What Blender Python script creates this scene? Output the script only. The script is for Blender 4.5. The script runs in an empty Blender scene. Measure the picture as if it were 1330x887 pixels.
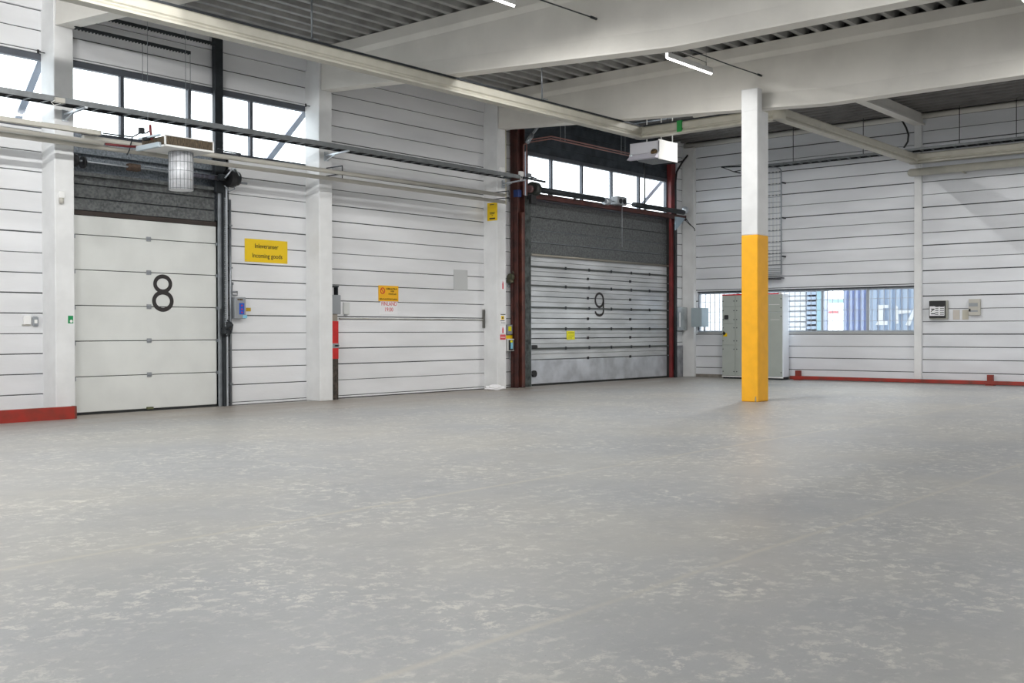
import bpy, bmesh, math, random
from mathutils import Vector, Matrix
random.seed(7)
sc = bpy.context.scene
col = sc.collection

# ------------------------------------------------------------------ camera
F = 1415.05
CAM = Vector((0, 0, 1.4))
yaw, pit, rol = 0.697307611, -0.00947078451, 0.002686256
fw = Vector((math.cos(yaw)*math.cos(pit), math.sin(yaw)*math.cos(pit), math.sin(pit)))
r0 = Vector((math.sin(yaw), -math.cos(yaw), 0)); d0 = fw.cross(r0)
rt = math.cos(rol)*r0 + math.sin(rol)*d0
dn = -math.sin(rol)*r0 + math.cos(rol)*d0
cd = bpy.data.cameras.new('camera'); cam = bpy.data.objects.new('camera', cd); col.objects.link(cam)
cd.sensor_width = 36; cd.lens = F/1330*36; cd.clip_start = .05; cd.clip_end = 300
M = Matrix((rt, -dn, -fw)).transposed().to_4x4(); M.translation = CAM
cam.matrix_world = M
sc.camera = cam

def on(u, v, X=None, Y=None, Z=None):
    """point of a real plane (wall, floor ...) that was measured at u,v in the photograph"""
    d = fw*F + rt*(u-665) + dn*(v-443.5)
    t = (X-CAM.x)/d.x if X is not None else (Y-CAM.y)/d.y if Y is not None else (Z-CAM.z)/d.z
    return CAM + d*t

# ------------------------------------------------------------------ materials
def srgb(c):
    return tuple(((x/255)/12.92 if x/255 <= .04045 else ((x/255+.055)/1.055)**2.4) for x in c)
def mat(name, c, rough=.6, metal=0., var=0., scale=4., bump=0., bscale=40., c2=None, detail=6, stretch=None, spec=.5, emit=0, lo=.35, hi=.65):
    m = bpy.data.materials.new(name); m.use_nodes = True
    nt = m.node_tree; b = nt.nodes['Principled BSDF']
    c = srgb(c)
    b.inputs['Base Color'].default_value = (*c, 1); b.inputs['Roughness'].default_value = rough
    b.inputs['Metallic'].default_value = metal; b.inputs['Specular IOR Level'].default_value = spec
    tc = nt.nodes.new('ShaderNodeNewGeometry')
    src = tc.outputs['Position']
    if stretch:
        mp = nt.nodes.new('ShaderNodeMapping'); mp.inputs['Scale'].default_value = stretch
        nt.links.new(src, mp.inputs['Vector']); src = mp.outputs['Vector']
    if var or c2:
        n = nt.nodes.new('ShaderNodeTexNoise'); n.inputs['Scale'].default_value = scale; n.inputs['Detail'].default_value = detail
        nt.links.new(src, n.inputs['Vector'])
        r = nt.nodes.new('ShaderNodeValToRGB')
        cc = srgb(c2) if c2 else tuple(x*(1-var) for x in c)
        r.color_ramp.elements[0].position = lo; r.color_ramp.elements[1].position = hi
        r.color_ramp.elements[0].color = (*cc, 1)
        r.color_ramp.elements[1].color = (*(c if c2 else tuple(min(1, x*(1+var*.4)) for x in c)), 1)
        nt.links.new(n.outputs['Fac'], r.inputs['Fac']); nt.links.new(r.outputs['Color'], b.inputs['Base Color'])
    if bump:
        n = nt.nodes.new('ShaderNodeTexNoise'); n.inputs['Scale'].default_value = bscale; n.inputs['Detail'].default_value = 4
        nt.links.new(src, n.inputs['Vector'])
        bp = nt.nodes.new('ShaderNodeBump'); bp.inputs['Strength'].default_value = bump; bp.inputs['Distance'].default_value = .01
        nt.links.new(n.outputs['Fac'], bp.inputs['Height']); nt.links.new(bp.outputs['Normal'], b.inputs['Normal'])
    if emit:
        b.inputs['Emission Color'].default_value = (*c, 1); b.inputs['Emission Strength'].default_value = emit
    return m

WALL = mat('painted_wall_planks', (228, 229, 231), .6, var=.09, scale=.9, bump=.25, bscale=25, stretch=(.5, .5, 2.2))
WALLR = mat('painted_wall_planks_gable', (222, 224, 228), .6, var=.09, scale=.9, bump=.25, bscale=25, stretch=(.5, .5, 2.2))
GAP = mat('joint_filler', (84, 86, 87), .9, var=.3, scale=3)
CONC = mat('white_painted_concrete', (226, 227, 227), .65, var=.07, scale=2.5, bump=.2, bscale=18)
BEAM = mat('beam_painted_concrete', (224, 221, 214), .7, var=.08, scale=1.2, bump=.15, bscale=20)
YEL = mat('yellow_column_paint', (252, 182, 26), .5, var=.06, scale=5, bump=.15, bscale=20)
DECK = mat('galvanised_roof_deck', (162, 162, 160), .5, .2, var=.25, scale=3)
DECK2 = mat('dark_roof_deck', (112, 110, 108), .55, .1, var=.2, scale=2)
GALV = mat('galvanised_sheet', (146, 154, 162), .42, .4, c2=(98, 106, 114), scale=26, detail=9, bump=.1, bscale=60)
GALVD = mat('dark_galvanised_sheet', (114, 117, 117), .5, .25, c2=(78, 81, 82), scale=22, detail=10, bump=.15, bscale=30)
STEEL = mat('zinc_steel', (150, 155, 160), .35, .7, var=.15, scale=8)
LSTEEL = mat('light_zinc_steel', (196, 202, 208), .35, .5, var=.1, scale=8)
DSTEEL = mat('dark_steel', (52, 56, 60), .5, .5, var=.2, scale=8)
BLACK = mat('black_plastic', (30, 30, 32), .5)
FRAME = mat('window_frame_paint', (92, 96, 104), .5, .2, var=.1)
DOORW = mat('white_door_panel', (222, 224, 221), .45, var=.06, scale=1.5)
DOORG = mat('aluminium_door_panel', (204, 207, 209), .36, .22, var=.22, scale=1.2, detail=10, stretch=(.6, 1, 2), bump=.05, bscale=30)
DOORB = mat('embossed_aluminium', (206, 210, 216), .33, .35, var=.25, scale=2.2, detail=10)
RUB = mat('black_rubber', (38, 40, 40), .8)
RED = mat('red_rail_paint', (160, 46, 34), .45, c2=(112, 52, 40), scale=3, detail=8, lo=.3, hi=.6)
BROWN = mat('red_brown_steel_paint', (90, 48, 42), .5, c2=(62, 36, 33), scale=4)
REDP = mat('bright_red_paint', (206, 34, 34), .5, var=.15, scale=8)
PINKR = mat('faded_red_paint', (140, 52, 54), .5, c2=(84, 38, 34), scale=1.5)
CREAM = mat('cream_track_paint', (184, 181, 169), .5, var=.08, scale=4)
CREAM2 = mat('cream_pipe_paint', (186, 183, 174), .45, var=.06, scale=4)
COPPER = mat('red_pipe_paint', (138, 98, 92), .5)
GREYBOX = mat('grey_enclosure', (146, 150, 154), .45)
BOXB = mat('pale_blue_grey_enclosure', (164, 178, 184), .4, .1, var=.05)
CAB = mat('cabinet_grey_green', (170, 176, 170), .4, var=.04)
CABS = mat('cabinet_side_pale', (222, 228, 236), .4)  # window light on the cabinet side, put into a paler colour
WHITE = mat('white_enamel', (236, 236, 234), .4)
PAPER = mat('white_paper', (236, 236, 238), .8)
SYEL = mat('yellow_sign', (236, 198, 12), .45)
SOR = mat('orange_yellow_sign', (240, 180, 20), .45)
INK = mat('black_ink', (40, 36, 20), .6)
NUM = mat('black_number_vinyl', (44, 40, 40), .6)
INKR = mat('red_ink', (206, 60, 70), .6)
SRED = mat('red_sticker', (206, 40, 52), .5)
GREEN = mat('green_sticker', (10, 140, 80), .5)
BLUE = mat('blue_panel', (30, 84, 190), .45)
LIME = mat('lime_sticker', (232, 226, 30), .5)
CYAN = mat('pale_cyan_sticker', (130, 196, 220), .5)
PALEM = mat('pale_metal_plate', (196, 208, 216), .4, .3)
FOIL = mat('foil_duct', (222, 224, 228), .5, .3, var=.12, scale=12, bump=.6, bscale=22)
LADS = mat('weathered_ladder_steel', (124, 128, 130), .45, .35, var=.15, scale=8)
COIL = mat('heater_coil', (112, 98, 78), .7, .2, c2=(60, 52, 44), scale=60, stretch=(1, 1, .2))
OXR = mat('oxide_red_hose', (110, 36, 40), .5)
BRK = mat('brake_orange', (150, 100, 60), .5)
SKYM = mat('outside_steel_paint', (226, 230, 246), .5)
BAG = mat('white_plastic_bag', (238, 238, 240), .35, bump=.4, bscale=14)
TAPE = mat('green_tape', (20, 140, 60), .4)
OUTW = mat('outside_white_cladding', (232, 234, 238), .7)
OUTB = mat('outside_blue_container', (184, 196, 228), .6, var=.08)
OUTP = mat('outside_pale_container', (190, 206, 228), .6, var=.06, scale=1.5)
OUTC = mat('outside_cyan_paint', (176, 212, 224), .6)
OUTR = mat('outside_red_paint', (220, 120, 120), .6)
OUTG = mat('asphalt_yard', (196, 196, 196), .9, var=.2)
WORNB = mat('worn_dark_timber', (88, 78, 70), .8, c2=(48, 44, 42), scale=14, detail=10)  # dark brown of the guard post's worn foot
TUBE = mat('led_tube', (255, 252, 246), .5, emit=14)
TUBE.node_tree.nodes['Principled BSDF'].inputs['Emission Color'].default_value = (1, .985, .95, 1)

def glassmat():
    m = bpy.data.materials.new('window_glass'); m.use_nodes = True
    nt = m.node_tree; nt.nodes.remove(nt.nodes['Principled BSDF'])
    out = nt.nodes['Material Output']
    t = nt.nodes.new('ShaderNodeBsdfTransparent'); t.inputs['Color'].default_value = (.93, .96, .97, 1)
    g = nt.nodes.new('ShaderNodeBsdfGlossy'); g.inputs['Roughness'].default_value = .05
    mx = nt.nodes.new('ShaderNodeMixShader'); mx.inputs['Fac'].default_value = .06
    nt.links.new(t.outputs[0], mx.inputs[1]); nt.links.new(g.outputs[0], mx.inputs[2]); nt.links.new(mx.outputs[0], out.inputs['Surface'])
    return m
GLASS = glassmat()

def floormat():
    m = bpy.data.materials.new('worn_concrete_floor'); m.use_nodes = True
    nt = m.node_tree; N = nt.nodes; L = nt.links; b = N['Principled BSDF']
    geo = N.new('ShaderNodeNewGeometry')
    def noise(scale, detail, rough=.6, st=(1, 1, 1), dist=0):
        mp = N.new('ShaderNodeMapping'); mp.inputs['Scale'].default_value = st
        L.new(geo.outputs['Position'], mp.inputs['Vector'])
        n = N.new('ShaderNodeTexNoise'); n.inputs['Scale'].default_value = scale; n.inputs['Detail'].default_value = detail
        n.inputs['Roughness'].default_value = rough; n.inputs['Distortion'].default_value = dist
        L.new(mp.outputs['Vector'], n.inputs['Vector']); return n.outputs['Fac']
    def ramp(f, a, c):
        r = N.new('ShaderNodeMapRange'); r.inputs['From Min'].default_value = a; r.inputs['From Max'].default_value = c
        L.new(f, r.inputs['Value']); return r.outputs['Result']
    def mix(f, A, B):
        x = N.new('ShaderNodeMix'); x.data_type = 'RGBA'
        L.new(f, x.inputs[0])
        for i, v in ((6, A), (7, B)):
            if isinstance(v, tuple): x.inputs[i].default_value = (*srgb(v), 1)
            else: L.new(v, x.inputs[i])
        return x.outputs[2]
    def math_(op, a, c):
        x = N.new('ShaderNodeMath'); x.operation = op; x.use_clamp = True
        for i, v in ((0, a), (1, c)):
            if isinstance(v, (int, float)): x.inputs[i].default_value = v
            else: L.new(v, x.inputs[i])
        return x.outputs[0]
    base = mix(ramp(noise(.35, 4, .5), .38, .62), (156, 158, 160), (168, 167, 163))
    base = mix(math_('MULTIPLY', ramp(noise(2.2, 8, .65), .45, .75), .5), base, (142, 144, 146))
    # worn pale patches, clustered
    cl = ramp(noise(.9, 5, .65), .40, .60)
    fine = ramp(noise(8, 14, .8, (1, 1, 1), .3), .515, .575)
    base = mix(math_('MULTIPLY', math_('MULTIPLY', cl, fine), .85), base, (206, 204, 196))
    fine2 = ramp(noise(16, 10, .7), .56, .66)
    base = mix(math_('MULTIPLY', fine2, .5), base, (190, 189, 184))
    grit = ramp(noise(34, 6, .7), .6, .72)
    base = mix(math_('MULTIPLY', grit, .5), base, (116, 118, 120))
    # dust and tyre dirt lying along the door wall
    sx = N.new('ShaderNodeSeparateXYZ'); L.new(geo.outputs['Position'], sx.inputs[0])
    dy = N.new('ShaderNodeMapRange'); dy.inputs['From Min'].default_value = 14.3; dy.inputs['From Max'].default_value = 17.2
    L.new(sx.outputs['Y'], dy.inputs['Value'])
    dirt = math_('MULTIPLY', dy.outputs['Result'], ramp(noise(.8, 6, .6, (.5, 2.2, 1)), .25, .6))
    base = mix(math_('MULTIPLY', dirt, .9), base, (138, 124, 110))
    # joint lines running along the hall
    for yj, w, wob in ((JY[0], .014, .7), (JY[1], .016, 1.), (JY[2], .02, .9)):
        wv = N.new('ShaderNodeMath'); wv.operation = 'MULTIPLY_ADD'
        L.new(noise(.7, 4), wv.inputs[0]); wv.inputs[1].default_value = .10; L.new(sx.outputs['Y'], wv.inputs[2])
        d = N.new('ShaderNodeMath'); d.operation = 'SUBTRACT'; L.new(wv.outputs[0], d.inputs[0]); d.inputs[1].default_value = yj+.05
        a = N.new('ShaderNodeMath'); a.operation = 'ABSOLUTE'; L.new(d.outputs[0], a.inputs[0])
        r = N.new('ShaderNodeMapRange'); r.inputs['From Min'].default_value = w*2.4; r.inputs['From Max'].default_value = w*.5
        L.new(a.outputs[0], r.inputs['Value'])
        base = mix(math_('MULTIPLY', math_('MULTIPLY', r.outputs['Result'], ramp(noise(1.2, 6), .28, .5)), wob*.75), base, (180, 177, 168))
    L.new(base, b.inputs['Base Color'])
    rr = N.new('ShaderNodeMapRange'); rr.inputs['To Min'].default_value = .34; rr.inputs['To Max'].default_value = .52
    L.new(noise(3, 6), rr.inputs['Value']); L.new(rr.outputs['Result'], b.inputs['Roughness'])
    b.inputs['Specular IOR Level'].default_value = .55
    bp = N.new('ShaderNodeBump'); bp.inputs['Strength'].default_value = .25; bp.inputs['Distance'].default_value = .01
    L.new(noise(14, 8), bp.inputs['Height']); L.new(bp.outputs['Normal'], b.inputs['Normal'])
    return m
JY = [on(450, 664, Z=0).y, on(1000, 712, Z=0).y, on(810, 603, Z=0).y]
FLOOR = floormat()

# ------------------------------------------------------------------ mesh helpers
BASE = {}
class MB:
    def __init__(s): s.bm = bmesh.new(); s.mi = 0
    def _end(s, n0, smooth=False):
        s.bm.faces.ensure_lookup_table()
        for f in s.bm.faces[n0:]: f.material_index = s.mi; f.smooth = smooth
        return s
    def box(s, x0, x1, y0, y1, z0, z1, b=0):
        n0 = len(s.bm.faces)
        xs = sorted((x0, x1)); ys = sorted((y0, y1)); zs = sorted((z0, z1))
        bm = bmesh.new() if b else s.bm
        vs = [bm.verts.new((x, y, z)) for x in xs for y in ys for z in zs]
        fs = [bm.faces.new([vs[i] for i in q]) for q in ((0, 1, 3, 2), (4, 6, 7, 5), (0, 4, 5, 1), (2, 3, 7, 6), (0, 2, 6, 4), (1, 5, 7, 3))]
        if b:
            b = min(b, (xs[1]-xs[0])*.45, (ys[1]-ys[0])*.45, (zs[1]-zs[0])*.45)
            bmesh.ops.bevel(bm, geom=bm.edges[:], offset=b, segments=1, affect='EDGES')
            mp = {v: s.bm.verts.new(v.co) for v in bm.verts}
            for f in bm.faces: s.bm.faces.new([mp[v] for v in f.verts])
            bm.free()
        return s._end(n0)
    def cyl(s, p0, p1, r, n=14, r1=None, cap=True):
        n0 = len(s.bm.faces); p0 = Vector(p0); p1 = Vector(p1); r1 = r if r1 is None else r1
        d = (p1-p0).normalized(); a = d.orthogonal().normalized(); c = d.cross(a)
        A = []; B = []
        for i in range(n):
            t = 2*math.pi*i/n; o = a*math.cos(t)+c*math.sin(t)
            A.append(s.bm.verts.new(p0+o*r)); B.append(s.bm.verts.new(p1+o*r1))
        for i in range(n):
            j = (i+1) % n; s.bm.faces.new((A[i], A[j], B[j], B[i]))
        s._end(n0, True); n1 = len(s.bm.faces)
        if cap:
            s.bm.faces.new(A[::-1]); s.bm.faces.new(B); s._end(n1)
        return s
    def tube(s, pts, r, n=8):
        n0 = len(s.bm.faces); pts = [Vector(p) for p in pts]; prev = None; a = None
        for i, p in enumerate(pts):
            d = ((pts[min(i+1, len(pts)-1)]-pts[max(i-1, 0)])).normalized()
            a = d.orthogonal().normalized() if a is None else (a-d*a.dot(d)).normalized()
            c = d.cross(a)
            ring = [s.bm.verts.new(p+(a*math.cos(2*math.pi*k/n)+c*math.sin(2*math.pi*k/n))*r) for k in range(n)]
            if prev:
                for k in range(n):
                    j = (k+1) % n; s.bm.faces.new((prev[k], prev[j], ring[j], ring[k]))
            else: s.bm.faces.new(ring[::-1])
            prev = ring
        s.bm.faces.new(prev)
        return s._end(n0, True)
    def prism(s, poly, axis, a0, a1):
        """poly in the two other axes (order x,y,z without axis), pushed along axis"""
        n0 = len(s.bm.faces)
        def P(q, t):
            if axis == 'x': return (t, q[0], q[1])
            if axis == 'y': return (q[0], t, q[1])
            return (q[0], q[1], t)
        A = [s.bm.verts.new(P(q, a0)) for q in poly]; B = [s.bm.verts.new(P(q, a1)) for q in poly]
        m = len(poly)
        for i in range(m):
            j = (i+1) % m; s.bm.faces.new((A[i], A[j], B[j], B[i]))
        s.bm.faces.new(A[::-1]); s.bm.faces.new(B)
        return s._end(n0)
    def loft(s, rings):
        n0 = len(s.bm.faces)
        R = [[s.bm.verts.new(p) for p in ring] for ring in rings]; m = len(R[0])
        for A, B in zip(R, R[1:]):
            for i in range(m):
                j = (i+1) % m; s.bm.faces.new((A[i], A[j], B[j], B[i]))
        s.bm.faces.new(R[0][::-1]); s.bm.faces.new(R[-1])
        return s._end(n0)
    def bar(s, p0, p1, w, h):
        """rectangular bar; h is measured towards +z-ish"""
        p0 = Vector(p0); p1 = Vector(p1); d = (p1-p0).normalized()
        up = Vector((0, 0, 1)); side = d.cross(up)
        if side.length < 1e-3: side = Vector((1, 0, 0))
        side.normalize(); up = side.cross(d)
        n0 = len(s.bm.faces); R = []
        for p in (p0, p1): R.append([s.bm.verts.new(p+side*sx*w/2+up*sz*h/2) for sx, sz in ((-1, -1), (1, -1), (1, 1), (-1, 1))])
        A, B = R
        for i in range(4):
            j = (i+1) % 4; s.bm.faces.new((A[i], A[j], B[j], B[i]))
        s.bm.faces.new(A[::-1]); s.bm.faces.new(B)
        return s._end(n0)
    def sphere(s, c, r, sc_=(1, 1, 1), seg=16):
        n0 = len(s.bm.faces)
        q = bmesh.ops.create_uvsphere(s.bm, u_segments=seg, v_segments=seg//2, radius=r)
        for v in q['verts']: v.co = Vector((v.co.x*sc_[0], v.co.y*sc_[1], v.co.z*sc_[2]))+Vector(c)
        return s._end(n0, True)
    def m(s, i): s.mi = i; return s
    def build(s, name, mats, parent=None, label=None):
        bmesh.ops.recalc_face_normals(s.bm, faces=s.bm.faces[:])
        vs = [v.co for v in s.bm.verts]
        if parent is None:
            lo = Vector([min(v[i] for v in vs) for i in range(3)]); hi = Vector([max(v[i] for v in vs) for i in range(3)])
            base = Vector(((lo.x+hi.x)/2, (lo.y+hi.y)/2, lo.z))
        else: base = BASE[parent.name]
        bmesh.ops.translate(s.bm, verts=s.bm.verts[:], vec=-base)
        me = bpy.data.meshes.new(name); s.bm.to_mesh(me); s.bm.free()
        for q in (mats if isinstance(mats, (list, tuple)) else [mats]): me.materials.append(q)
        o = bpy.data.objects.new(name, me); col.objects.link(o)
        if parent is None: o.location = base
        else: o.parent = parent
        BASE[o.name] = base
        if label: o['label'] = label
        return o

def tag(o, label, cat, group=None):
    o['label'] = label; o['category'] = cat
    if group: o['group'] = group
    return o
def struct(o): o['kind'] = 'structure'; return o
def thing(name, loc, label, cat, group=None):
    o = bpy.data.objects.new(name, None); col.objects.link(o); o.location = loc; o.empty_display_size = .1
    BASE[o.name] = Vector(loc); return tag(o, label, cat, group)
def sempty(name, loc):
    o = bpy.data.objects.new(name, None); col.objects.link(o); o.location = loc; BASE[o.name] = Vector(loc)
    return struct(o)
def text(name, body, size, origin, wall, m, parent, align='CENTER', bold=0., sx=1.):
    """flat lettering lying on a wall: wall 'L' faces -Y (reads along +X), 'R' faces -X (reads along -Y)"""
    cu = bpy.data.curves.new(name, 'FONT'); cu.body = body; cu.size = size; cu.align_x = align; cu.align_y = 'CENTER'
    cu.extrude = .0015; cu.offset = bold; cu.resolution_u = 3
    tmp = bpy.data.objects.new(name+'_t', cu); col.objects.link(tmp)
    dg = bpy.context.evaluated_depsgraph_get(); me = bpy.data.meshes.new_from_object(tmp.evaluated_get(dg))
    bpy.data.objects.remove(tmp)
    base = BASE[parent.name]; o3 = Vector(origin)
    for v in me.vertices:
        x, y, z = v.co
        v.co = (o3 + (Vector((x*sx, -z, y)) if wall == 'L' else Vector((-z, -x*sx, y)))) - base
    me.materials.clear(); me.materials.append(m)
    o = bpy.data.objects.new(name, me); col.objects.link(o); o.parent = parent; BASE[o.name] = base
    return o

W = 17.4      # the wall with the doors (faces -Y)
LX = 29.0     # the gable wall (faces -X)
ZD = 7.1      # underside of the deck

# ------------------------------------------------------------------ floor
mb = MB(); mb.box(-14, LX+.3, -16, W+.3, -.25, 0)
struct(mb.build('floor', FLOOR))

# ------------------------------------------------------------------ plank walls
P0, PI_ = 0.055, .3305
def planks_left(mb, x0, x1, z0, z1, top=False):
    """planks between z0 and z1 on the door wall"""
    mb.m(1).box(x0, x1, W+.022, W+.2, z0, z1); mb.m(0)
    k = -1; rnd = random.Random(int(x0*10))
    while True:
        a = P0+k*PI_; b = a+PI_; k += 1
        if a > z1: break
        if (a > 6.55) != top: continue
        a2 = max(a, z0); b2 = min(b, z1)
        if b2-a2 < .04: continue
        f = W + rnd.uniform(-.003, .003) - (.045 if a > 6.55 else 0)
        g = rnd.choice((.009, .012, .014, .017)); c = .006
        mb.prism([(f, a2+g+c), (f+c, a2+g), (W+.15, a2+g), (W+.15, b2-.003), (f+c, b2-.003), (f, b2-.003-c)], 'x', x0, x1)
def planks_right(mb, y0, y1, z0, z1):
    mb.m(1).box(LX+.022, LX+.2, y0, y1, z0, z1); mb.m(0)
    k = -1; rnd = random.Random(int(y0*10)+5)
    while True:
        a = .28-.334+k*.334; b = a+.334; k += 1
        if a > z1: break
        a2 = max(a, z0); b2 = min(b, z1)
        if b2-a2 < .04: continue
        f = LX + rnd.uniform(-.003, .003); g = rnd.choice((.011, .016, .024)); c = .006
        mb.prism([(f, a2+g+c), (f+c, a2+g), (LX+.15, a2+g), (LX+.15, b2-.003), (f+c, b2-.003), (f, b2-.003-c)], 'y', y0, y1)
WZ0, WZ1 = 4.74, 5.96
mb = MB()
planks_left(mb, -14, 3.1, 0, 7.25)
planks_left(mb, 3.1, 8.95, 0, WZ0); planks_left(mb, 3.1, 8.95, WZ1, 7.25)
planks_left(mb, 8.95, 14.45, WZ1, 7.25)
planks_left(mb, 12.42, 14.45, 0, WZ0)
planks_left(mb, 14.45, 19.9, 0, 7.25)
planks_left(mb, 19.9, 21.0, 0, 7.25)
planks_left(mb, 28.42, LX+.2, 0, 7.25)
struct(mb.build('wall_left', [WALL, GAP]))
mb = MB(); planks_left(mb, -14, 21.0, 6.5, 7.25, True); planks_left(mb, 28.42, LX+.2, 6.5, 7.25, True)
struct(mb.build('trim_2', [WALL, GAP]))
mb = MB()
RY0, RY1, RZ0, RZ1 = 10.32, 16.93, 1.36, 2.55
planks_right(mb, RY1, W, 0, 7.1)
planks_right(mb, RY0, RY1, 0, RZ0); planks_right(mb, RY0, RY1, RZ1, 7.1)
planks_right(mb, -16, RY0, 0, 7.1)
struct(mb.build('wall_right', [WALLR, GAP]))
# the unseen sides of the hall, with daylight openings
mb = MB()
mb.box(-14.2, -14, -16, W, 0, .4).box(-14.2, -14, -16, W, 5.4, 7.3)
for y in range(-16, 18, 4): mb.box(-14.2, -14, y, y+1.0, .4, 5.4)
struct(mb.build('wall_back', WALL))
mb = MB()
mb.box(-14.2, LX, -16.2, -16, 0, 5.2).box(-14.2, LX, -16.2, -16, 6.0, 7.3)
for x in range(-14, 29, 6): mb.box(x, x+.4, -16.2, -16, 5.2, 6.0)
struct(mb.build('wall_front', WALL))
# mortar strip at the foot of the gable wall, and the rounded trim under the deck
mb = MB(); mb.box(LX-.03, LX, 13.9, W-.02, 0, .09, .004)
struct(mb.build('baseboard_right', mat('dirty_plinth', (140, 134, 126), .8, var=.25, scale=6)))
mb = MB(); mb.cyl((LX-.04, -10, 7.03), (LX-.04, W, 7.03), .075, 16)
struct(mb.build('trim_1', BEAM))

# ------------------------------------------------------------------ roof deck
def deck(mb, axis, a0, a1, b0, b1, z=ZD, pitch=.35, h=.13):
    t = b0; pts = []
    while t < b1:
        pts += [(t, z), (t+.10, z), (t+.15, z+h), (t+.30, z+h)]; t += pitch
    pts.append((t, z))
    low = pts; top = [(p[0], z+.25) for p in (pts[0], pts[-1])]
    A = [mb.bm.verts.new((a0, p[0], p[1]) if axis == 'x' else (p[0], a0, p[1])) for p in low]
    B = [mb.bm.verts.new((a1, p[0], p[1]) if axis == 'x' else (p[0], a1, p[1])) for p in low]
    n0 = len(mb.bm.faces)
    for i in range(len(low)-1): mb.bm.faces.new((A[i], A[i+1], B[i+1], B[i]))
    mb._end(n0)
mb = MB(); deck(mb, 'x', -14, 19.95, -16, W+.1)
mb.box(-14, 19.95, -16, W+.2, ZD+.22, ZD+.3)
struct(mb.build('ceiling', DECK))
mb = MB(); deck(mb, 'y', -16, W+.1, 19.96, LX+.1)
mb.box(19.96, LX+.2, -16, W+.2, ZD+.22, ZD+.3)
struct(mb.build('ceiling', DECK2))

# ------------------------------------------------------------------ windows in the door wall
def window_left(name, x0, x1, z0, z1, mull, y=W+.06, sill=True):
    w = sempty(name, ((x0+x1)/2, y, z0))
    mb = MB()
    mb.box(x0, x1, y-.05, y+.05, z1-.10, z1).box(x0, x1, y-.05, y+.05, z0, z0+.06)
    mb.box(x0, x0+.05, y-.05, y+.05, z0+.06, z1-.10).box(x1-.05, x1, y-.05, y+.05, z0+.06, z1-.10)
    mb.build('window_frame', FRAME, w)
    for m in mull: MB().box(m-.035, m+.035, y-.045, y+.045, z0+.06, z1-.10, .006).build('mullion', FRAME, w)
    xs = [x0+.05]+list(mull)+[x1-.05]
    for a, b in zip(xs, xs[1:]): MB().box(a, b, y-.004, y+.004, z0+.06, z1-.10).build('window_pane', GLASS, w)
    return w
window_left('window_1', 3.1, 8.95, WZ0, WZ1, [4.4, 5.7, 7.0])
window_left('window_2', 8.95, 14.45, WZ0, WZ1, [10.235, 11.59, 12.965])
window_left('window_3', 21.38, 28.02, 4.73, 5.95, [22.42, 23.76, 25.16, 26.54], y=W+.05)

# ------------------------------------------------------------------ window with grille in the gable wall
FRAME2 = mat('pale_window_frame', (164, 170, 178), .5)
wr = sempty('window_4', (LX+.08, (RY0+RY1)/2, RZ0))
mb = MB(); x = LX+.08
mb.box(x-.04, x+.04, RY0, RY1, RZ1-.05, RZ1).box(x-.04, x+.04, RY0, RY1, RZ0, RZ0+.04)
mb.box(x-.04, x+.04, RY0, RY0+.04, RZ0+.04, RZ1-.05).box(x-.04, x+.04, RY1-.04, RY1, RZ0+.04, RZ1-.05)
mb.build('window_frame', FRAME2, wr)
ms = [16.93-1.32*i for i in range(1, 5)]
for m in ms: MB().box(x-.035, x+.035, m-.035, m+.035, RZ0+.04, RZ1-.05, .005).build('mullion', FRAME2, wr)
ys = [RY1-.04]+ms+[RY0+.04]
for a, b in zip(ys, ys[1:]): MB().box(x-.003, x+.003, b, a, RZ0+.04, RZ1-.05).build('window_pane', GLASS, wr)
mb = MB(); xg = LX+.012
for i in range(41):
    y = RY1-.1-i*.161
    if y > RY0: mb.box(xg-.005, xg+.005, y-.008, y+.008, RZ0+.01, RZ1-.005)
for z in (1.66, 1.96, 2.26): mb.box(xg+.005, xg+.011, RY0, RY1, z-.007, z+.007)
mb.build('window_grille', mat('grille_bars', (176, 182, 192), .5), wr)
MB().box(LX-.02, LX+.03, RY0, RY1, RZ0-.06, RZ0, .004).build('window_sill', mat('sill_grey', (170, 172, 172), .6), wr)
MB().box(LX-.015, LX+.02, RY0, RY1, RZ1, RZ1+.03).build('window_lintel', DSTEEL, wr)

# ------------------------------------------------------------------ columns on the door wall
CY = 16.98
lab = ['white concrete wall column left of the white door marked 8, with a green sticker',
       'white concrete wall column between the yellow incoming goods sign and the red guard post',
       'white concrete wall column beside the red-brown steel post, carrying small red and yellow stickers']
for i, (a, b) in enumerate(((8.773, 9.105), (14.274, 14.61), (19.73, 20.052))):
    mb = MB(); mb.box(a, b, CY, W+.02, 0, ZD, .012)
    tag(mb.build('concrete_column', CONC), lab[i], 'column')
mb = MB(); mb.box(LX-.14, LX, 17.0-.02, W-.01, .0, 6.95, .01)
tag(mb.build('corner_column', CONC), 'narrow pale concrete column in the far corner beside the grey junction box', 'column')
mb = MB(); mb.box(LX-.12, LX, 10.155, 10.34, 0, 6.8, .008)
tag(mb.build('wall_post', CONC), 'slender white post on the gable wall, right of the barred window', 'post')

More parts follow.
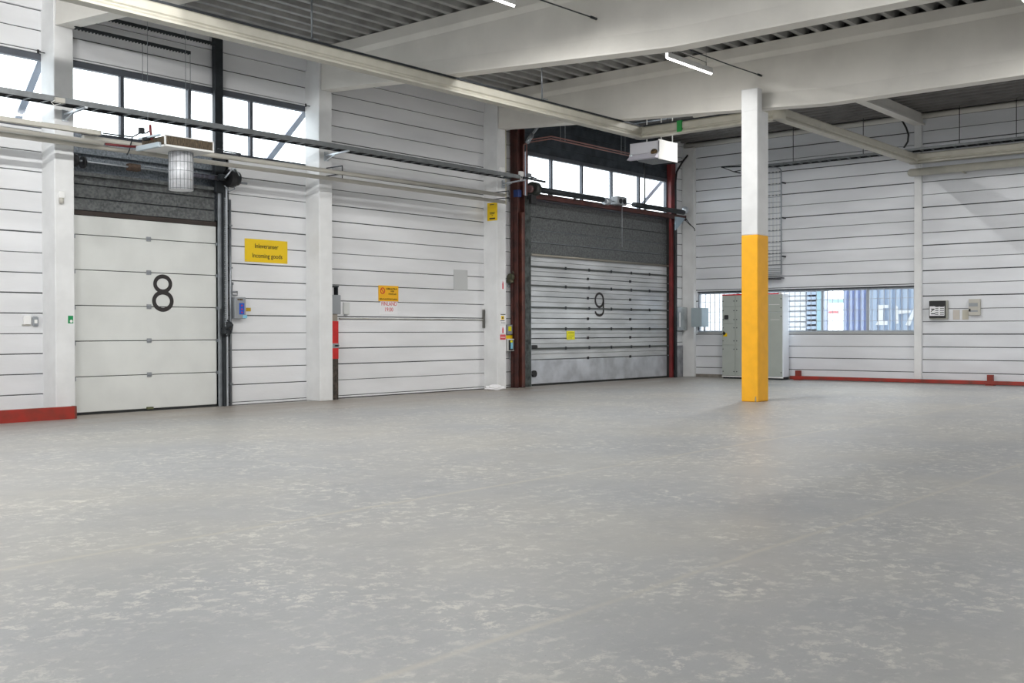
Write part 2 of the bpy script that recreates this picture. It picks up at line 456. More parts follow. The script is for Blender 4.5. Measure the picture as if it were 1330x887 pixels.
# centre column: yellow below, white above, with a taller lip in front of the beam
CX0, CX1, CY0, CY1 = 19.40, 19.86, 9.99, 10.345
zy = on(968, 305.5, X=CX0).z
mb = MB()
mb.m(1).box(CX0, CX1, CY0, CY1, 0, zy, .015)
mb.m(0).box(CX0, CX1, CY0, CY1, zy, 5.72, .015)
mb.m(0).box(CX0, CX0+.2, CY0, CY1, 5.70, 6.14, .012)
mb.m(2)
for (dz, dx, r) in ((.0, .0, .10), (.07, .05, .07), (.02, .12, .06), (.16, .02, .045), (.27, .04, .03)):
    mb.sphere((CX0+dx+.02, CY0+.012+(.02 if dx else .03), dz+.04), r*.55, (1, .32, 1.5), 10)
o = mb.build('centre_column', [CONC, YEL, mat('chipped_concrete', (176, 162, 132), .9, var=.2, scale=20)])
tag(o, 'free-standing concrete column painted yellow below and white above, in the open floor', 'column')

# ------------------------------------------------------------------ beams across the hall (I-section, soffit drops towards the middle)
def soffit(y): return 5.72 if y < 8.8 else 5.72+(y-8.8)*(6.24-5.72)/(16.9-8.8)
def beam(x, name, label, y1=16.97, ys=-15.9, w=.30, dz=0):
    rings = []
    for y in (ys, 8.8, y1):
        zb = soffit(y)+dz; t = ZD; h = w/2; wb = .105
        xc = x+h
        pr = [(-h, zb), (-h, zb+.03), (-wb, zb+.30), (-wb, t-.30), (-h, t-.20), (-h, t), (h, t), (h, t-.20), (wb, t-.30), (wb, zb+.30), (h, zb+.03), (h, zb)]
        if y == y1 : pr = [(p[0] if abs(p[0]) > wb+.01 else math.copysign(h-.01, p[0]), p[1]) for p in pr]
        rings.append([(xc+p[0], y, p[1]) for p in pr])
        if y == 8.8:
            y2 = y1-1.0; zb = soffit(y2)+dz
            pr = [(-h, zb), (-h, zb+.03), (-wb, zb+.30), (-wb, t-.30), (-h, t-.20), (-h, t), (h, t), (h, t-.20), (wb, t-.30), (wb, zb+.30), (h, zb+.03), (h, zb)]
            rings.append([(xc+p[0], y2, p[1]) for p in pr])
    mb = MB(); mb.loft(rings)
    return tag(mb.build(name, BEAM), label, 'beam')
beam(8.80, 'roof_beam', 'deep pale roof beam at the upper left, resting on the column left of door 8', dz=.12)
beam(14.32, 'roof_beam', 'deep pale concrete roof beam landing on the middle wall column', )
beam(19.77, 'roof_beam', 'deep pale concrete roof beam carried by the yellow and white column')
mb = MB(); mb.box(20.07, LX-.0, 10.15, 10.30, 6.84, 7.1).box(20.07, LX, 10.10, 10.35, 6.79, 6.84)
tag(mb.build('tie_beam', BEAM), 'short pale beam running from the big beam to the white post on the gable wall', 'beam')

# ------------------------------------------------------------------ cream overhead track
TP = [(-.055, .25), (-.085, .22), (-.085, .11), (-.06, .09), (-.06, .075), (-.10, .035), (-.10, .0), (.10, .0), (.10, .035), (.06, .075), (.06, .09), (.085, .11), (.085, .22), (.055, .25)]
TZ = 5.74
tr = thing('overhead_track', (13, 13.6, TZ), 'long cream overhead track turning twice under the roof beams', 'track')
MB().prism([(13.6+a, TZ+b) for a, b in TP], 'x', -13.5, 20.72).build('track_rail', CREAM, tr)
MB().prism([(20.8+a, TZ+b) for a, b in TP], 'y', 10.30, 13.52).build('track_rail', CREAM, tr)
MB().prism([(10.22+a, TZ+b) for a, b in TP], 'x', 20.88, 28.50).build('track_rail', CREAM, tr)
MB().prism([(28.58+a, TZ+b) for a, b in TP], 'y', -9, 10.14).build('track_rail', CREAM, tr)
for cx, cy in ((20.8, 13.6), (20.8, 10.22), (28.58, 10.22)):
    MB().cyl((cx, cy, TZ), (cx, cy, TZ+.25), .135, 18).build('track_elbow', CREAM, tr)
MB().box(-13, 20.7, 13.53, 13.67, TZ+.25, TZ+.285).build('track_cable_channel', DSTEEL, tr)
MB().box(20.74, 20.86, 10.3, 13.5, TZ+.25, TZ+.285).build('track_cable_channel', DSTEEL, tr)
for x in (11.3, 14.62, 17.2, 20.0):
    zt = ZD if x not in (14.62,) else 6.3
    MB().cyl((x, 13.6, TZ+.27), (x+.0, 13.62, ZD), .016, 8).box(x-.05, x+.05, 13.5, 13.7, TZ+.285, TZ+.31).build('track_hanger', STEEL, tr)
for y in (11.2, 12.9):
    MB().cyl((20.8, y, TZ+.27), (20.8, y, ZD), .012, 8).build('track_hanger', STEEL, tr)
tp = on(883, 166, X=20.72)
MB().box(20.69, 20.905, tp.y-.06, tp.y+.06, TZ+.02, TZ+.265).build('tape_band', TAPE, tr, 'green tape band')
mb = MB(); mb.box(28.6, LX-.13, 9.0, 9.04, 5.40, 5.43).cyl((28.62, 10.32, 5.52), (28.62, -9, 5.52), .10, 18).sphere((28.62, 10.32, 5.52), .1)
tag(mb.build('insulated_pipe', CREAM), 'thick cream insulated pipe running just below the track along the gable wall', 'pipe')
mb = MB()
for x in (11.6, 16.9):
    mb.box(x, x+.06, 13.5, 13.52, TZ+.12, TZ+.22)
# ------------------------------------------------------------------ LED battens
LAMPS = 0
def lamp(x0, x1, y, z, label, group=None, power=150, lit=True, wide=False):
    global LAMPS; LAMPS += 1
    t = thing('led_batten', ((x0+x1)/2, y, z), label, 'ceiling light', group)
    MB().box(x0, x1, y-.035, y+.035, z+.02, z+.12, .008).build('lamp_housing', WHITE, t)
    MB().cyl((x0+.01, y, z+.018), (x1-.01, y, z+.018), .022, 10).build('lamp_tube', TUBE if lit else WHITE, t)
    mb = MB()
    for x in (x0+.2, x1-.2): mb.cyl((x, y, z+.12), (x, y, z+.2), .006, 6)
    mb.cyl((x0+.2, y, z+.2), (x1-.2, y, z+.2), .006, 6)
    for x in (x0+.2, x1-.2): mb.cyl((x, y, z+.2), (x, y, ZD), .003, 5)
    mb.build('lamp_hanger', DSTEEL, t)
    if lit and wide:
        for fx in (.25, .75):
            ld = bpy.data.lights.new('lamp_light', 'POINT'); ld.shadow_soft_size = .06; ld.energy = power/2; ld.color = (1, .99, .972)
            lo = bpy.data.objects.new('lamp_light', ld); col.objects.link(lo); lo.location = (x0+(x1-x0)*fx, y, z-.09)
    elif lit:
        ld = bpy.data.lights.new('lamp_light', 'AREA'); ld.shape = 'RECTANGLE'; ld.size = x1-x0; ld.size_y = .05
        ld.energy = power; ld.color = (1, .99, .972)
        lo = bpy.data.objects.new('lamp_light', ld); col.objects.link(lo); lo.location = ((x0+x1)/2, y, z-.012)
    return t
ly = 10.55
a = on(866, 77, Y=ly); b = on(924, 96, Y=ly); PW = 170
lamp(a.x, b.x, ly, (a.z+b.z)/2, 'lit LED batten light hanging just left of the yellow and white column', power=26)
b2 = on(668, 9, Y=ly)
lamp(b2.x-1.5, b2.x, ly, b2.z, 'lit LED batten light cut by the upper edge, in front of the middle roof beam', power=130)
c3 = on(1329, 1, X=17.2)
lamp(17.2, 18.7, c3.y, c3.z, 'lit LED batten light glowing in the extreme upper right corner', power=45)
a4 = on(901, 153, X=21.6)
t = thing('led_batten', (21.6, a4.y, a4.z), 'unlit grey batten light under the dark deck, left of the centre column', 'ceiling light')
MB().box(21.55, 21.67, a4.y-1.6, a4.y, a4.z, a4.z+.10, .01).build('lamp_housing', BEAM, t)
MB().box(21.60, 21.62, a4.y-1.4, a4.y-1.38, a4.z+.1, ZD).build('lamp_hanger', DSTEEL, t)
MB().box(21.60, 21.62, a4.y-.2, a4.y-.18, a4.z+.1, ZD).build('lamp_hanger', DSTEEL, t)
HB = 'lit LED batten light in the rows over the rest of the hall'; GB = 'LED battens over the rest of the hall'  # unseen battens, added to brighten walls, floor and centre column
for x, pw in ((-8, 250), (-2, 360), (3.5, 520), (7.6, 300)): lamp(x, x+1.5, 10.55, 6.3, HB, GB, pw, wide=True)
for x, pw in ((-8, 125), (-2, 125), (4, 125), (10.5, 75)): lamp(x, x+1.5, c3.y, 6.3, HB, GB, pw, wide=True)
for x in (-8, 0, 8): lamp(x, x+1.5, -2.5, 6.3, HB, GB, 120, wide=True)
lamp(21.9, 23.4, 11.3, 6.68, HB, GB, 190)  # hidden behind the big beam, added to light the gable wall
for y, pw in ((4.2, 180), (-2, 110)): lamp(24.5, 26, y, 6.7, HB, GB, pw)  # added out of view, more light for the gable wall
lamp(15.5, 17, -4, 6.3, HB, GB, 120, wide=True)
lamp(14.7, 16.1, 11.3, 6.8, HB, GB, 120)  # hidden behind the middle beam, added for the door wall and far floor
# thin wire the lamps are strung along
for (p, q, lb) in ((on(988, 98, X=19.75), Vector((14.65, 10.15, 6.5)), 'thin dark wire strung between the roof beams beside the nearer lamp'),
                   (on(773, 24, X=14.30), Vector((9.15, 10.2, 6.5)), 'thin dark wire ending on the middle roof beam')):
    q.z = p.z+.02; q.y = p.y
    mb = MB(); mb.tube([p, p.lerp(q, .25)-Vector((0, 0, .03)), p.lerp(q, .5)-Vector((0, 0, .04)), q], .011, 6).cyl(p-Vector((.12, 0, 0)), p+Vector((.03, 0, 0)), .022, 8)
    tag(mb.build('lamp_wire', DSTEEL), lb, 'wire')

# ------------------------------------------------------------------ door 8 (white sectional door)
D8 = sempty('door_1', (10.7, W, 0))
dx0, dx1 = 9.12, 12.14
zs = [0.03, .63, 1.255, 1.855, 2.46, 3.05, 3.36]
zs = [0.035, .045+.0, .63]
seams = [.035, .645, 1.25, 1.855, 2.46, 3.055, 3.385]
for i in range(6):
    MB().box(dx0, dx1, W+.015, W+.06, seams[i]+.006, seams[i+1]-.006, .006).build('door_section', DOORW, D8)
    if i:
        zc = seams[i]
        MB().box(10.72-.045, 10.72+.045, W-.004, W+.014, zc-.04, zc+.04, .004).cyl((10.67, W-.008, zc), (10.77, W-.008, zc), .012, 8).build('hinge', GREYBOX, D8)
        MB().box(dx1-.02, dx1+.10, W-.02, W+.012, zc-.035, zc+.02).cyl((dx1+.02, W-.03, zc-.01), (dx1+.12, W-.03, zc-.01), .018, 8).build('roller_hinge', STEEL, D8)
        MB().box(dx0+.17, dx0+.22, W-.004, W+.014, zc-.07, zc-.0).build('roller_hinge', STEEL, D8)
MB().box(dx0-.1, 12.44, W+.07, W+.09, 0, 3.5).build('door_backing', DSTEEL, D8)  # unseen sheet added to stop daylight leaking through the door seams
MB().box(dx0, dx1, W+.01, W+.07, 0, .036).build('bottom_seal', RUB, D8)
MB().box(10.66, 10.78, W-.03, W+.02, .03, .07).build('pull_handle', mat('olive_handle', (96, 100, 70), .6), D8)
MB().box(dx0, dx1, W+.0, W+.06, 3.387, 3.46).build('top_seal', mat('brown_lintel', (60, 52, 48), .8), D8)
# the number 8
def ring(mb, c, rx, rz, w, y, n=36, a0=0, a1=2*math.pi, close=True):
    n0 = len(mb.bm.faces); R = []
    for i in range(n if close else n+1):
        t = a0+(a1-a0)*i/n; cs, sn = math.cos(t), math.sin(t)
        R.append([mb.bm.verts.new((c[0]+cs*(rx+k*w/2), yy, c[1]+sn*(rz+k*w/2))) for k, yy in ((-1, y), (1, y), (1, y+.003), (-1, y+.003))])
    m = len(R)
    for i in range(m if close else m-1):
        A = R[i]; B = R[(i+1) % m]
        for k in range(4): mb.bm.faces.new((A[k], A[(k+1) % 4], B[(k+1) % 4], B[k]))
    if not close: mb.bm.faces.new(R[0][::-1]); mb.bm.faces.new(R[-1])
    mb._end(n0)
u = on(211.9, 368.7, Y=W); l = on(212.1, 391.0, Y=W)
mb = MB(); ring(mb, (u.x, u.z), .156, .135, .072, W+.010); ring(mb, (l.x, l.z), .180, .155, .076, W+.009)
mb.build('door_number', NUM, D8, 'black number 8')
# steel above the door
mb = MB()
mb.m(0).box(9.1, 12.43, W+.10, W+.14, 3.46, 4.74)
for a_, b_ in ((3.47, 3.67), (3.685, 3.9), (3.915, 4.1)): mb.m(1).box(9.1, 12.12, W+.03, W+.10, a_, b_, .006)
mb.m(1).box(9.1, 12.12, W-.10, W+.10, 4.04, 4.10)
mb.m(0).box(9.1, 12.12, W-.02, W+.02, 4.42, 4.60).box(9.1, 12.12, W-.05, W-.01, 4.60, 4.74)
mb.build('header_cladding', [GALV, GALVD], D8)

g8 = thing('door_track', (12.25, W-.05, 0), 'dark steel door track and post at the right edge of the white door', 'track')
MB().box(12.15, 12.225, W-.045, W-.006, 0, 4.2, .004).build('track_plate', STEEL, g8)
MB().box(12.225, 12.285, W-.09, W-.006, 0, 4.74, .004).build('track_channel', DSTEEL, g8)
MB().box(12.295, 12.355, W-.05, W-.006, .0, 4.3, .004).build('cover_strip', LSTEEL, g8)
MB().box(12.02, 12.20, W-.15, W-.05, 4.0, 6.95, .006).build('header_post', DSTEEL, g8)
sh = thing('spring_shaft', (10.6, 17.2, 4.2), 'torsion shaft with spring above the white door marked 8', 'door gear')
MB().cyl((9.15, 17.2, 4.26), (12.5, 17.2, 4.26), .017, 10).build('shaft', STEEL, sh)
MB().cyl((11.05, 17.2, 4.26), (12.05, 17.2, 4.26), .045, 14).build('torsion_spring', mat('spring_steel', (120, 122, 138), .5, .5, c2=(70, 66, 66), scale=5, stretch=(3, .2, .2)), sh)
MB().cyl((9.2, 17.2, 4.26), (9.26, 17.2, 4.26), .11, 16).cyl((9.36, 17.2, 4.24), (9.40, 17.2, 4.24), .10, 16).build('cable_drum', BLACK, sh)
MB().box(10.2, 10.42, 17.14, 17.26, 4.20, 4.32, .01).build('bearing_bracket', mat('rusty_bracket', (98, 80, 68), .7, var=.3, scale=20), sh)
MB().cyl((10.42, 17.16, 4.30), (12.0, 17.16, 4.30), .006, 6).build('tie_wire', LSTEEL, sh)
# chain motor
mo = thing('door_operator', (12.62, 17.12, 3.85), 'black door motor with chain wheel at the upper right of the white door', 'door gear')
c = on(301, 232, Y=17.1)
MB().cyl((c.x-.10, 17.1, c.z), (c.x+.04, 17.1, c.z), .165, 22).build('chain_wheel', BLACK, mo)
MB().cyl((c.x+.05, 17.1, c.z+.01), (c.x+.13, 17.1, c.z+.01), .13, 20).build('motor_housing', DSTEEL, mo)
MB().cyl((c.x-.28, 17.1, c.z), (c.x-.12, 17.1, c.z), .06, 14).build('motor_hub', DSTEEL, mo)
MB().cyl((c.x+.12, 17.1, c.z-.06), (c.x+.34, 17.1, c.z-.06), .022, 10).build('motor_shaft', STEEL, mo)
MB().bar((c.x-.22, 17.0, c.z-.02), (c.x-.08, 16.96, c.z+.17), .04, .02).bar((c.x-.04, 16.96, c.z+.17), (c.x+.10, 17.0, c.z+.04), .04, .02).build('mounting_bracket', LSTEEL, mo)
MB().tube([(c.x-.20, 17.05, c.z-.15), (c.x-.10, 17.04, c.z-.25), (c.x+.02, 17.04, c.z-.2), (c.x+.02, 17.05, c.z-.1)], .012).build('chain_guide', STEEL, mo)
hc = thing('hand_chain', (c.x-.12, 17.05, .95), 'thin hanging hoist chain beside the conduit right of the white door', 'chain')
mb = MB()
for i in range(63):
    z = 1.50+i*.038; 
    mb.box(c.x-.19-.008, c.x-.19+.008, 17.042 if i % 2 else 17.036, 17.058 if i % 2 else 17.064, z, z+.03)
mb.build('chain_run', STEEL, hc)
mb = MB(); mb.cyl((12.40, 17.34, .0), (12.40, 17.34, 3.9), .022, 10)
for z in (.4, 1.5, 2.6, 3.4): mb.box(12.37, 12.44, 17.32, 17.4, z, z+.03)
tag(mb.build('conduit', STEEL), 'grey vertical conduit between the door track and the control box', 'conduit')
# control box
p = on(298, 386, Y=W); q = on(311.5, 414, Y=W)
cb = thing('control_box', ((p.x+q.x)/2, W-.07, q.z), 'grey door control box with a blue button panel beside the white door', 'control box')
MB().box(p.x+.02, q.x+.04, W-.14, W-.005, q.z, p.z, .008).build('enclosure', GREYBOX, cb)
bx0, bx1 = p.x+.12, p.x+.235
MB().box(bx0, bx1, W-.143, W-.139, q.z+.08, p.z-.11).build('button_panel', BLUE, cb)
for z in (.12, .18, .25): MB().cyl(((bx0+bx1)/2, W-.15, q.z+z), ((bx0+bx1)/2, W-.142, q.z+z), .016, 10).build('button', SRED, cb)
MB().box(p.x+.08, p.x+.2, W-.143, W-.139, p.z-.06, p.z-.03).build('name_plate', COIL, cb)
MB().box(p.x+.2, p.x+.3, W-.143, W-.139, q.z+.01, q.z+.07).build('corner_label', CYAN, cb)
mb = MB(); g = on(300, 368, Y=W); mb.bar((g.x, W-.03, g.z), (g.x, W-.03, g.z-.22), .02, .02).tube([(g.x, W-.03, g.z-.16), (g.x+.12, W-.03, g.z-.15), (g.x+.12, W-.03, g.z-.22), (g.x+.02, W-.03, g.z-.22)], .012).box(g.x-.03, g.x+.03, W-.04, W, g.z-.03, g.z+.02)
tag(mb.build('hook_bracket', STEEL), 'small metal hook bracket above the grey control box', 'bracket')
g = on(315, 405, Y=W); s = thing('sticker', (g.x, W, g.z-.08), 'small square dark-edged yellow and green sticker right of the control box', 'sticker')
MB().box(g.x-.045, g.x+.065, W-.008, W-.001, g.z-.07, g.z+.06).build('sticker_edge', DSTEEL, s)
MB().box(g.x-.028, g.x+.048, W-.010, W-.007, g.z-.05, g.z+.04).build('sticker_face', LIME, s)
g = on(322.5, 402, Y=W); tag(MB().box(g.x-.055, g.x+.055, W-.006, W+.0, g.z-.035, g.z+.035, .001).build('sticker', mat('mustard_sticker', (196, 162, 30), .5)), 'mustard yellow sticker, rightmost of the two beside the control box', 'sticker')
g = on(315, 394, Y=W); tag(MB().box(g.x-.04, g.x+.05, W-.004, W+.0, g.z-.07, g.z+.07).build('sticker', mat('pale_pink_label', (232, 214, 206), .6)), 'pale worn paper label above the square yellow sticker', 'sticker')
# gear knot below
mb = MB(); g = on(294, 424, Y=17.25)
mb.cyl((g.x-.06, 17.2, g.z+.02), (g.x+.06, 17.2, g.z+.02), .07, 14).box(g.x-.05, g.x+.08, 17.22, 17.36, g.z-.14, g.z-.02, .01).tube([(g.x+.02, 17.25, g.z+.12), (g.x+.12, 17.22, g.z+.03), (g.x+.10, 17.24, g.z-.12), (g.x, 17.25, g.z-.18)], .016).cyl((g.x-.02, 17.3, g.z-.2), (g.x-.02, 17.3, g.z+.35), .025, 10)
tag(mb.build('chain_keeper', DSTEEL), 'dark chain keeper cluster on the conduit below the control box', 'door gear')
# incoming goods sign
p = on(317.5, 309.5, Y=W); q = on(373, 342.5, Y=W)
s = thing('goods_sign', ((p.x+q.x)/2, W, q.z), 'large yellow sign reading Inleveranser and Incoming goods', 'sign')
sz0, sz1 = on(317.5, 339.5, Y=W).z, p.z
MB().box(p.x, q.x, W-.012, W-.004, sz0, sz1, .001).build('sign_plate', SYEL, s)
text('lettering', 'Inleveranser', .122, ((p.x+q.x)/2-.0, W-.0135, sz0+(sz1-sz0)*.70), 'L', INK, s, bold=.0008, sx=.94)
text('lettering', 'Incoming goods', .122, ((p.x+q.x)/2+.02, W-.0135, sz0+(sz1-sz0)*.28), 'L', INK, s, bold=.0008, sx=.94)
for xx in (p.x+.03, q.x-.03):
    for zz in (sz0+.03, sz1-.03): MB().cyl((xx, W-.015, zz), (xx, W-.011, zz), .008, 8).build('sign_screw', STEEL, s)
# perforated hanging rails above door 8
for k, (a_, b_, nm) in enumerate((((128, 20.5), (279, 59.5), 'dark perforated hanging rail, the upper one above the white door windows'), ((97, 34), (247, 71), 'dark perforated hanging rail, the lower one above the white door windows'))):
    yy = 16.75
    A = on(*a_, Y=yy); B = on(*b_, Y=yy); z = (A.z+B.z)/2
    r_ = thing('hanging_rail', (A.x, yy, z), nm, 'rail')
    mb = MB(); mb.box(A.x, B.x, yy-.02, yy+.02, z+.015, z+.035).box(A.x, B.x, yy-.02, yy-.014, z-.02, z+.015)
    xx = A.x
    while xx < B.x: mb.box(xx, xx+.02, yy-.018, yy+.014, z-.03, z-.01); xx += .06
    mb.build('rail_channel', DSTEEL, r_)
    if k:
        for (u1, v2, u2) in ((185, 185, 185), (247, 172, 244)):
            T = on(u1, 53 if u1 == 185 else 71, Y=yy); 
            MB().cyl((T.x, yy, z), (T.x, yy, 4.45), .005, 6).build('hanging_rod', STEEL, r_)
    else:
        for xx in (A.x+.1, B.x-.1): MB().cyl((xx, yy, z), (xx, yy, ZD), .006, 6).build('hanging_rod', STEEL, r_)
# sensor + green sticker on first column
p = on(74, 248, Y=CY); q = on(84, 265, Y=CY)
s = thing('wall_sensor', ((p.x+q.x)/2, CY, q.z), 'small cream thermostat box high on the column left of door 8', 'box')
MB().box(p.x+.02, p.x+.11, CY-.05, CY-.0, p.z-.11, p.z, .006).build('sensor_body', WHITE, s)
MB().cyl((p.x+.06, CY-.03, p.z-.2), (p.x+.06, CY-.03, p.z-.11), .035, 12).build('sensor_probe', CREAM2, s)
p = on(88.3, 410, Y=CY); q = on(95, 420, Y=CY)
s = thing('exit_sticker', ((p.x+q.x)/2, CY, q.z), 'small green emergency sticker on the column left of door 8', 'sticker')
MB().box(p.x, q.x, CY-.004, CY+.004, q.z, p.z).build('sticker_face', GREEN, s)
MB().cyl(((p.x+q.x)/2+.01, CY-.006, q.z+.035), ((p.x+q.x)/2+.01, CY-.003, q.z+.035), .025, 12).build('sticker_symbol', WHITE, s)
for xx_, uv, lb in ((8.773, (58.5, 69), 'small black hook on the left side of the first wall column'), (14.274, (403, 138), 'small black hook on the left side of the middle wall column')):
    g = on(*uv, X=xx_)
    mb = MB(); mb.cyl((xx_-.004, g.y, g.z), (xx_-.12, g.y, g.z), .008, 6).box(xx_-.13, xx_-.10, g.y-.012, g.y+.012, g.z-.03, g.z+.035, .004)
    tag(mb.build('wall_hook', BLACK), lb, 'hook')
# sockets on far left
p = on(28, 410, Y=W); q = on(40, 423, Y=W)
s = thing('wall_socket', ((p.x+q.x)/2, W, q.z), 'white plastic socket box, the left one of two on the far left wall', 'socket')
MB().box(p.x+.02, p.x+.135, W-.05, W, q.z+.02, p.z, .008).build('socket_cover', WHITE, s)
MB().box(p.x+.0, p.x+.14, W-.03, W, q.z-.0, q.z+.02, .004).build('socket_base', CREAM2, s)
p = on(41, 411, Y=W); q = on(52, 424, Y=W)
s = thing('wall_socket', ((p.x+q.x)/2, W, q.z), 'grey round-edged socket box, the right one of two on the far left wall', 'socket')
MB().box(p.x, p.x+.10, W-.05, W, q.z+.0, p.z, .02).build('socket_base', GREYBOX, s)
MB().box(p.x+.02, p.x+.07, W-.06, W-.05, q.z+.05, p.z-.05, .004).build('socket_cover', WHITE, s)
# red guard rail at far left
s = thing('guard_rail', (6, 16.72, 0), 'red steel channel guard rail on the floor at the far left', 'guard rail')
MB().box(1.5, 8.98, 16.78, 16.80, .0, .2).box(1.5, 8.98, 16.80, 16.87, .18, .2).box(1.5, 8.98, 16.80, 16.87, 0, .015).build('rail_channel', RED, s)
MB().box(8.98, 9.02, 16.775, 16.9, 0, .205, .008).build('rail_end_plate', mat('bare_red_steel', (120, 60, 50), .5, .3), s)

# ------------------------------------------------------------------ cable ladder on the door wall
cl = thing('cable_ladder', (13, 16.45, 4.95), 'long grey cable ladder running along the door wall above the pipes', 'cable ladder')
lz = 4.99; ya, yb = 16.34, 16.62; xe = on(690, 233, Y=16.4).x
xs0 = -13
MB().box(xs0, xe-.5, ya-.008, ya+.008, lz, lz+.085).box(xs0, xe-.5, ya, ya+.025, lz, lz+.006).box(xs0, xe-.5, ya, ya+.025, lz+.08, lz+.086).build('side_rail', LADS, cl)
MB().box(xs0, xe-.5, yb-.008, yb+.008, lz, lz+.085).build('side_rail', DSTEEL, cl)
x = 5.; rg = MB().box(x, x+.03, ya, yb, lz+.005, lz+.02).build('rung', STEEL, cl); k = 1
while x+k*.28 < xe-.55:
    c = rg.copy(); c.location.x += k*.28; col.objects.link(c); k += 1
mb = MB(); rr = random.Random(3)
for k in range(4):
    yy = ya+.06+k*.05; mb.tube([(6.5+i*1.1, yy+rr.uniform(-.02, .02), lz+.03+rr.uniform(0, .015)) for i in range(12)], .012, 6)
mb.build('laid_cable', BLACK, cl)
for x in (8.95, 14.45, 19.95):
    mb = MB(); mb.bar((x, CY, lz-.05), (x, 16.30, lz-.02), .05, .03).box(x-.05, x+.05, CY-.02, CY-.001, lz-.16, lz+.03).bar((x, CY-.01, lz-.14), (x, 16.7, lz-.055), .03, .015)
    mb.build('wall_bracket', LSTEEL, cl)
# tube lamp/small tube continuing past the ladder end
p = on(683, 231, Y=16.4); q = on(708, 236, Y=16.4)
mb = MB(); mb.cyl((p.x-.3, 16.4, p.z), (q.x, 16.4, p.z-.02), .028, 10)
tag(mb.build('steel_tube', DSTEEL), 'short dark tube sticking out past the end of the cable ladder', 'pipe')
g = on(76, 131, Y=16.4)
s = thing('junction_box', (g.x, 16.4, g.z), 'cream junction box clipped to the cable ladder at the first column', 'junction box')
MB().box(g.x-.11, g.x+.05, 16.28, 16.36, g.z-.05, g.z+.03, .008).build('box_body', CREAM2, s)
MB().tube([(g.x-.11, 16.3, g.z-.02), (g.x-.17, 16.3, g.z-.06), (g.x-.12, 16.3, g.z-.1), (g.x-.02, 16.3, g.z-.06)], .006).build('box_cable', WHITE, s)
for (uu, vv, sc_, nm) in ((651, 221, 1, 'white junction box above the end of the cable ladder, nearer the column'), (676, 226, 1, 'white junction box above the end of the cable ladder, on the brown post')):
    g = on(uu, vv, Y=16.4)
    s = thing('junction_box', (g.x, 16.4, g.z-.1), nm, 'junction box')
    MB().box(g.x-.06, g.x+.06, 16.34, 16.42, g.z-.06, g.z+.06, .008).build('box_body', WHITE, s)
    MB().cyl((g.x-.02, 16.38, g.z-.16), (g.x-.02, 16.38, g.z-.06), .01, 8).cyl((g.x+.03, 16.38, g.z-.16), (g.x+.03, 16.38, g.z-.06), .01, 8).build('box_gland', WHITE, s)
g = on(686, 228, Y=16.4)
s = thing('clamp_box', (g.x, 16.4, g.z-.1), 'grey metal clamp box at the tip of the cable ladder by door 9', 'bracket')
MB().box(g.x-.05, g.x+.07, 16.34, 16.42, g.z-.04, g.z+.05, .008).cyl((g.x+.1, 16.38, g.z-.05), (g.x+.26, 16.38, g.z-.07), .045, 10).build('clamp_body', STEEL, s)

# ------------------------------------------------------------------ pipes on the door wall
py = 16.5
for (z0, z1, r, nm, x0) in ((4.525, 4.575, .043, 'upper cream heating pipe of the pair running along the door wall', 9.0), (4.375, 4.415, .040, 'lower cream heating pipe of the pair running along the door wall', -13)):
    s = thing('heating_pipe', (12, py, z0), nm, 'pipe')
    x1 = on(655, 254, Y=py).x
    MB().cyl((x0, py, z0), (x1, py, z1), r, 16).build('pipe_run', CREAM2, s)
    MB().box(x0, x1, py+.02, py+.05, z0+r*.6, z0+r+.012).build('pipe_back_seam', DSTEEL, s)
    for x in (14.46, 19.6):
        MB().cyl((x, py, (z0+z1)/2+r), (x, py, (z0+z1)/2+r+.10), .01, 8).bar((x, py, (z0+z1)/2+r+.10), (x, CY, (z0+z1)/2+r+.10), .02, .02).build('pipe_bracket', DSTEEL, s)
A = on(0, 154, Y=16.3); B = on(129.5, 172.5, Y=16.3); z = (A.z+B.z)/2
s = thing('cable_trunking', (8, 16.3, z), 'pale cream square trunking ending above the left edge of door 8', 'trunking')
MB().box(-13, B.x, 16.26, 16.36, z-.04, z+.035, .006).build('trunking_body', CREAM2, s)
MB().box(B.x, B.x+.006, 16.255, 16.365, z-.045, z+.04).build('end_cap', GREYBOX, s)
A = on(0, 168.5, Y=16.35); B = on(134, 184.5, Y=16.35); z = (A.z+B.z)/2
mb = MB(); mb.cyl((-13, 16.35, z), (B.x, 16.35, z), .036, 16)
tag(mb.build('heating_pipe', mat('bright_cream_pipe', (206, 203, 194), .4)), 'bright cream pipe with a cut end, just under the square trunking', 'pipe')
mb = MB(); yy = 16.42; A = on(134, 173, Y=yy); B = on(172, 178, Y=yy); C = on(190, 173, Y=yy); D = on(183, 184, Y=yy)
mb.tube([A, B, B.lerp(C, .5)+Vector((0, 0, .03)), C, on(194, 170, Y=yy)], .012).tube([B, on(168, 195, Y=yy), on(165, 201, Y=yy)], .01).box(C.x-.14, C.x-.04, yy-.03, yy+.03, C.z-.02, C.z+.08, .01)
tag(mb.build('heater_pipework', DSTEEL), 'thin dark pipework with a small valve left of the air heater', 'pipe')
mb = MB(); mb.tube([on(137, 187, Y=16.4), on(165, 190, Y=16.4), on(187, 191, Y=16.4)], .02)
tag(mb.build('heater_hose', OXR), 'dark red hose running to the air heater beside the cut pipe end', 'hose')

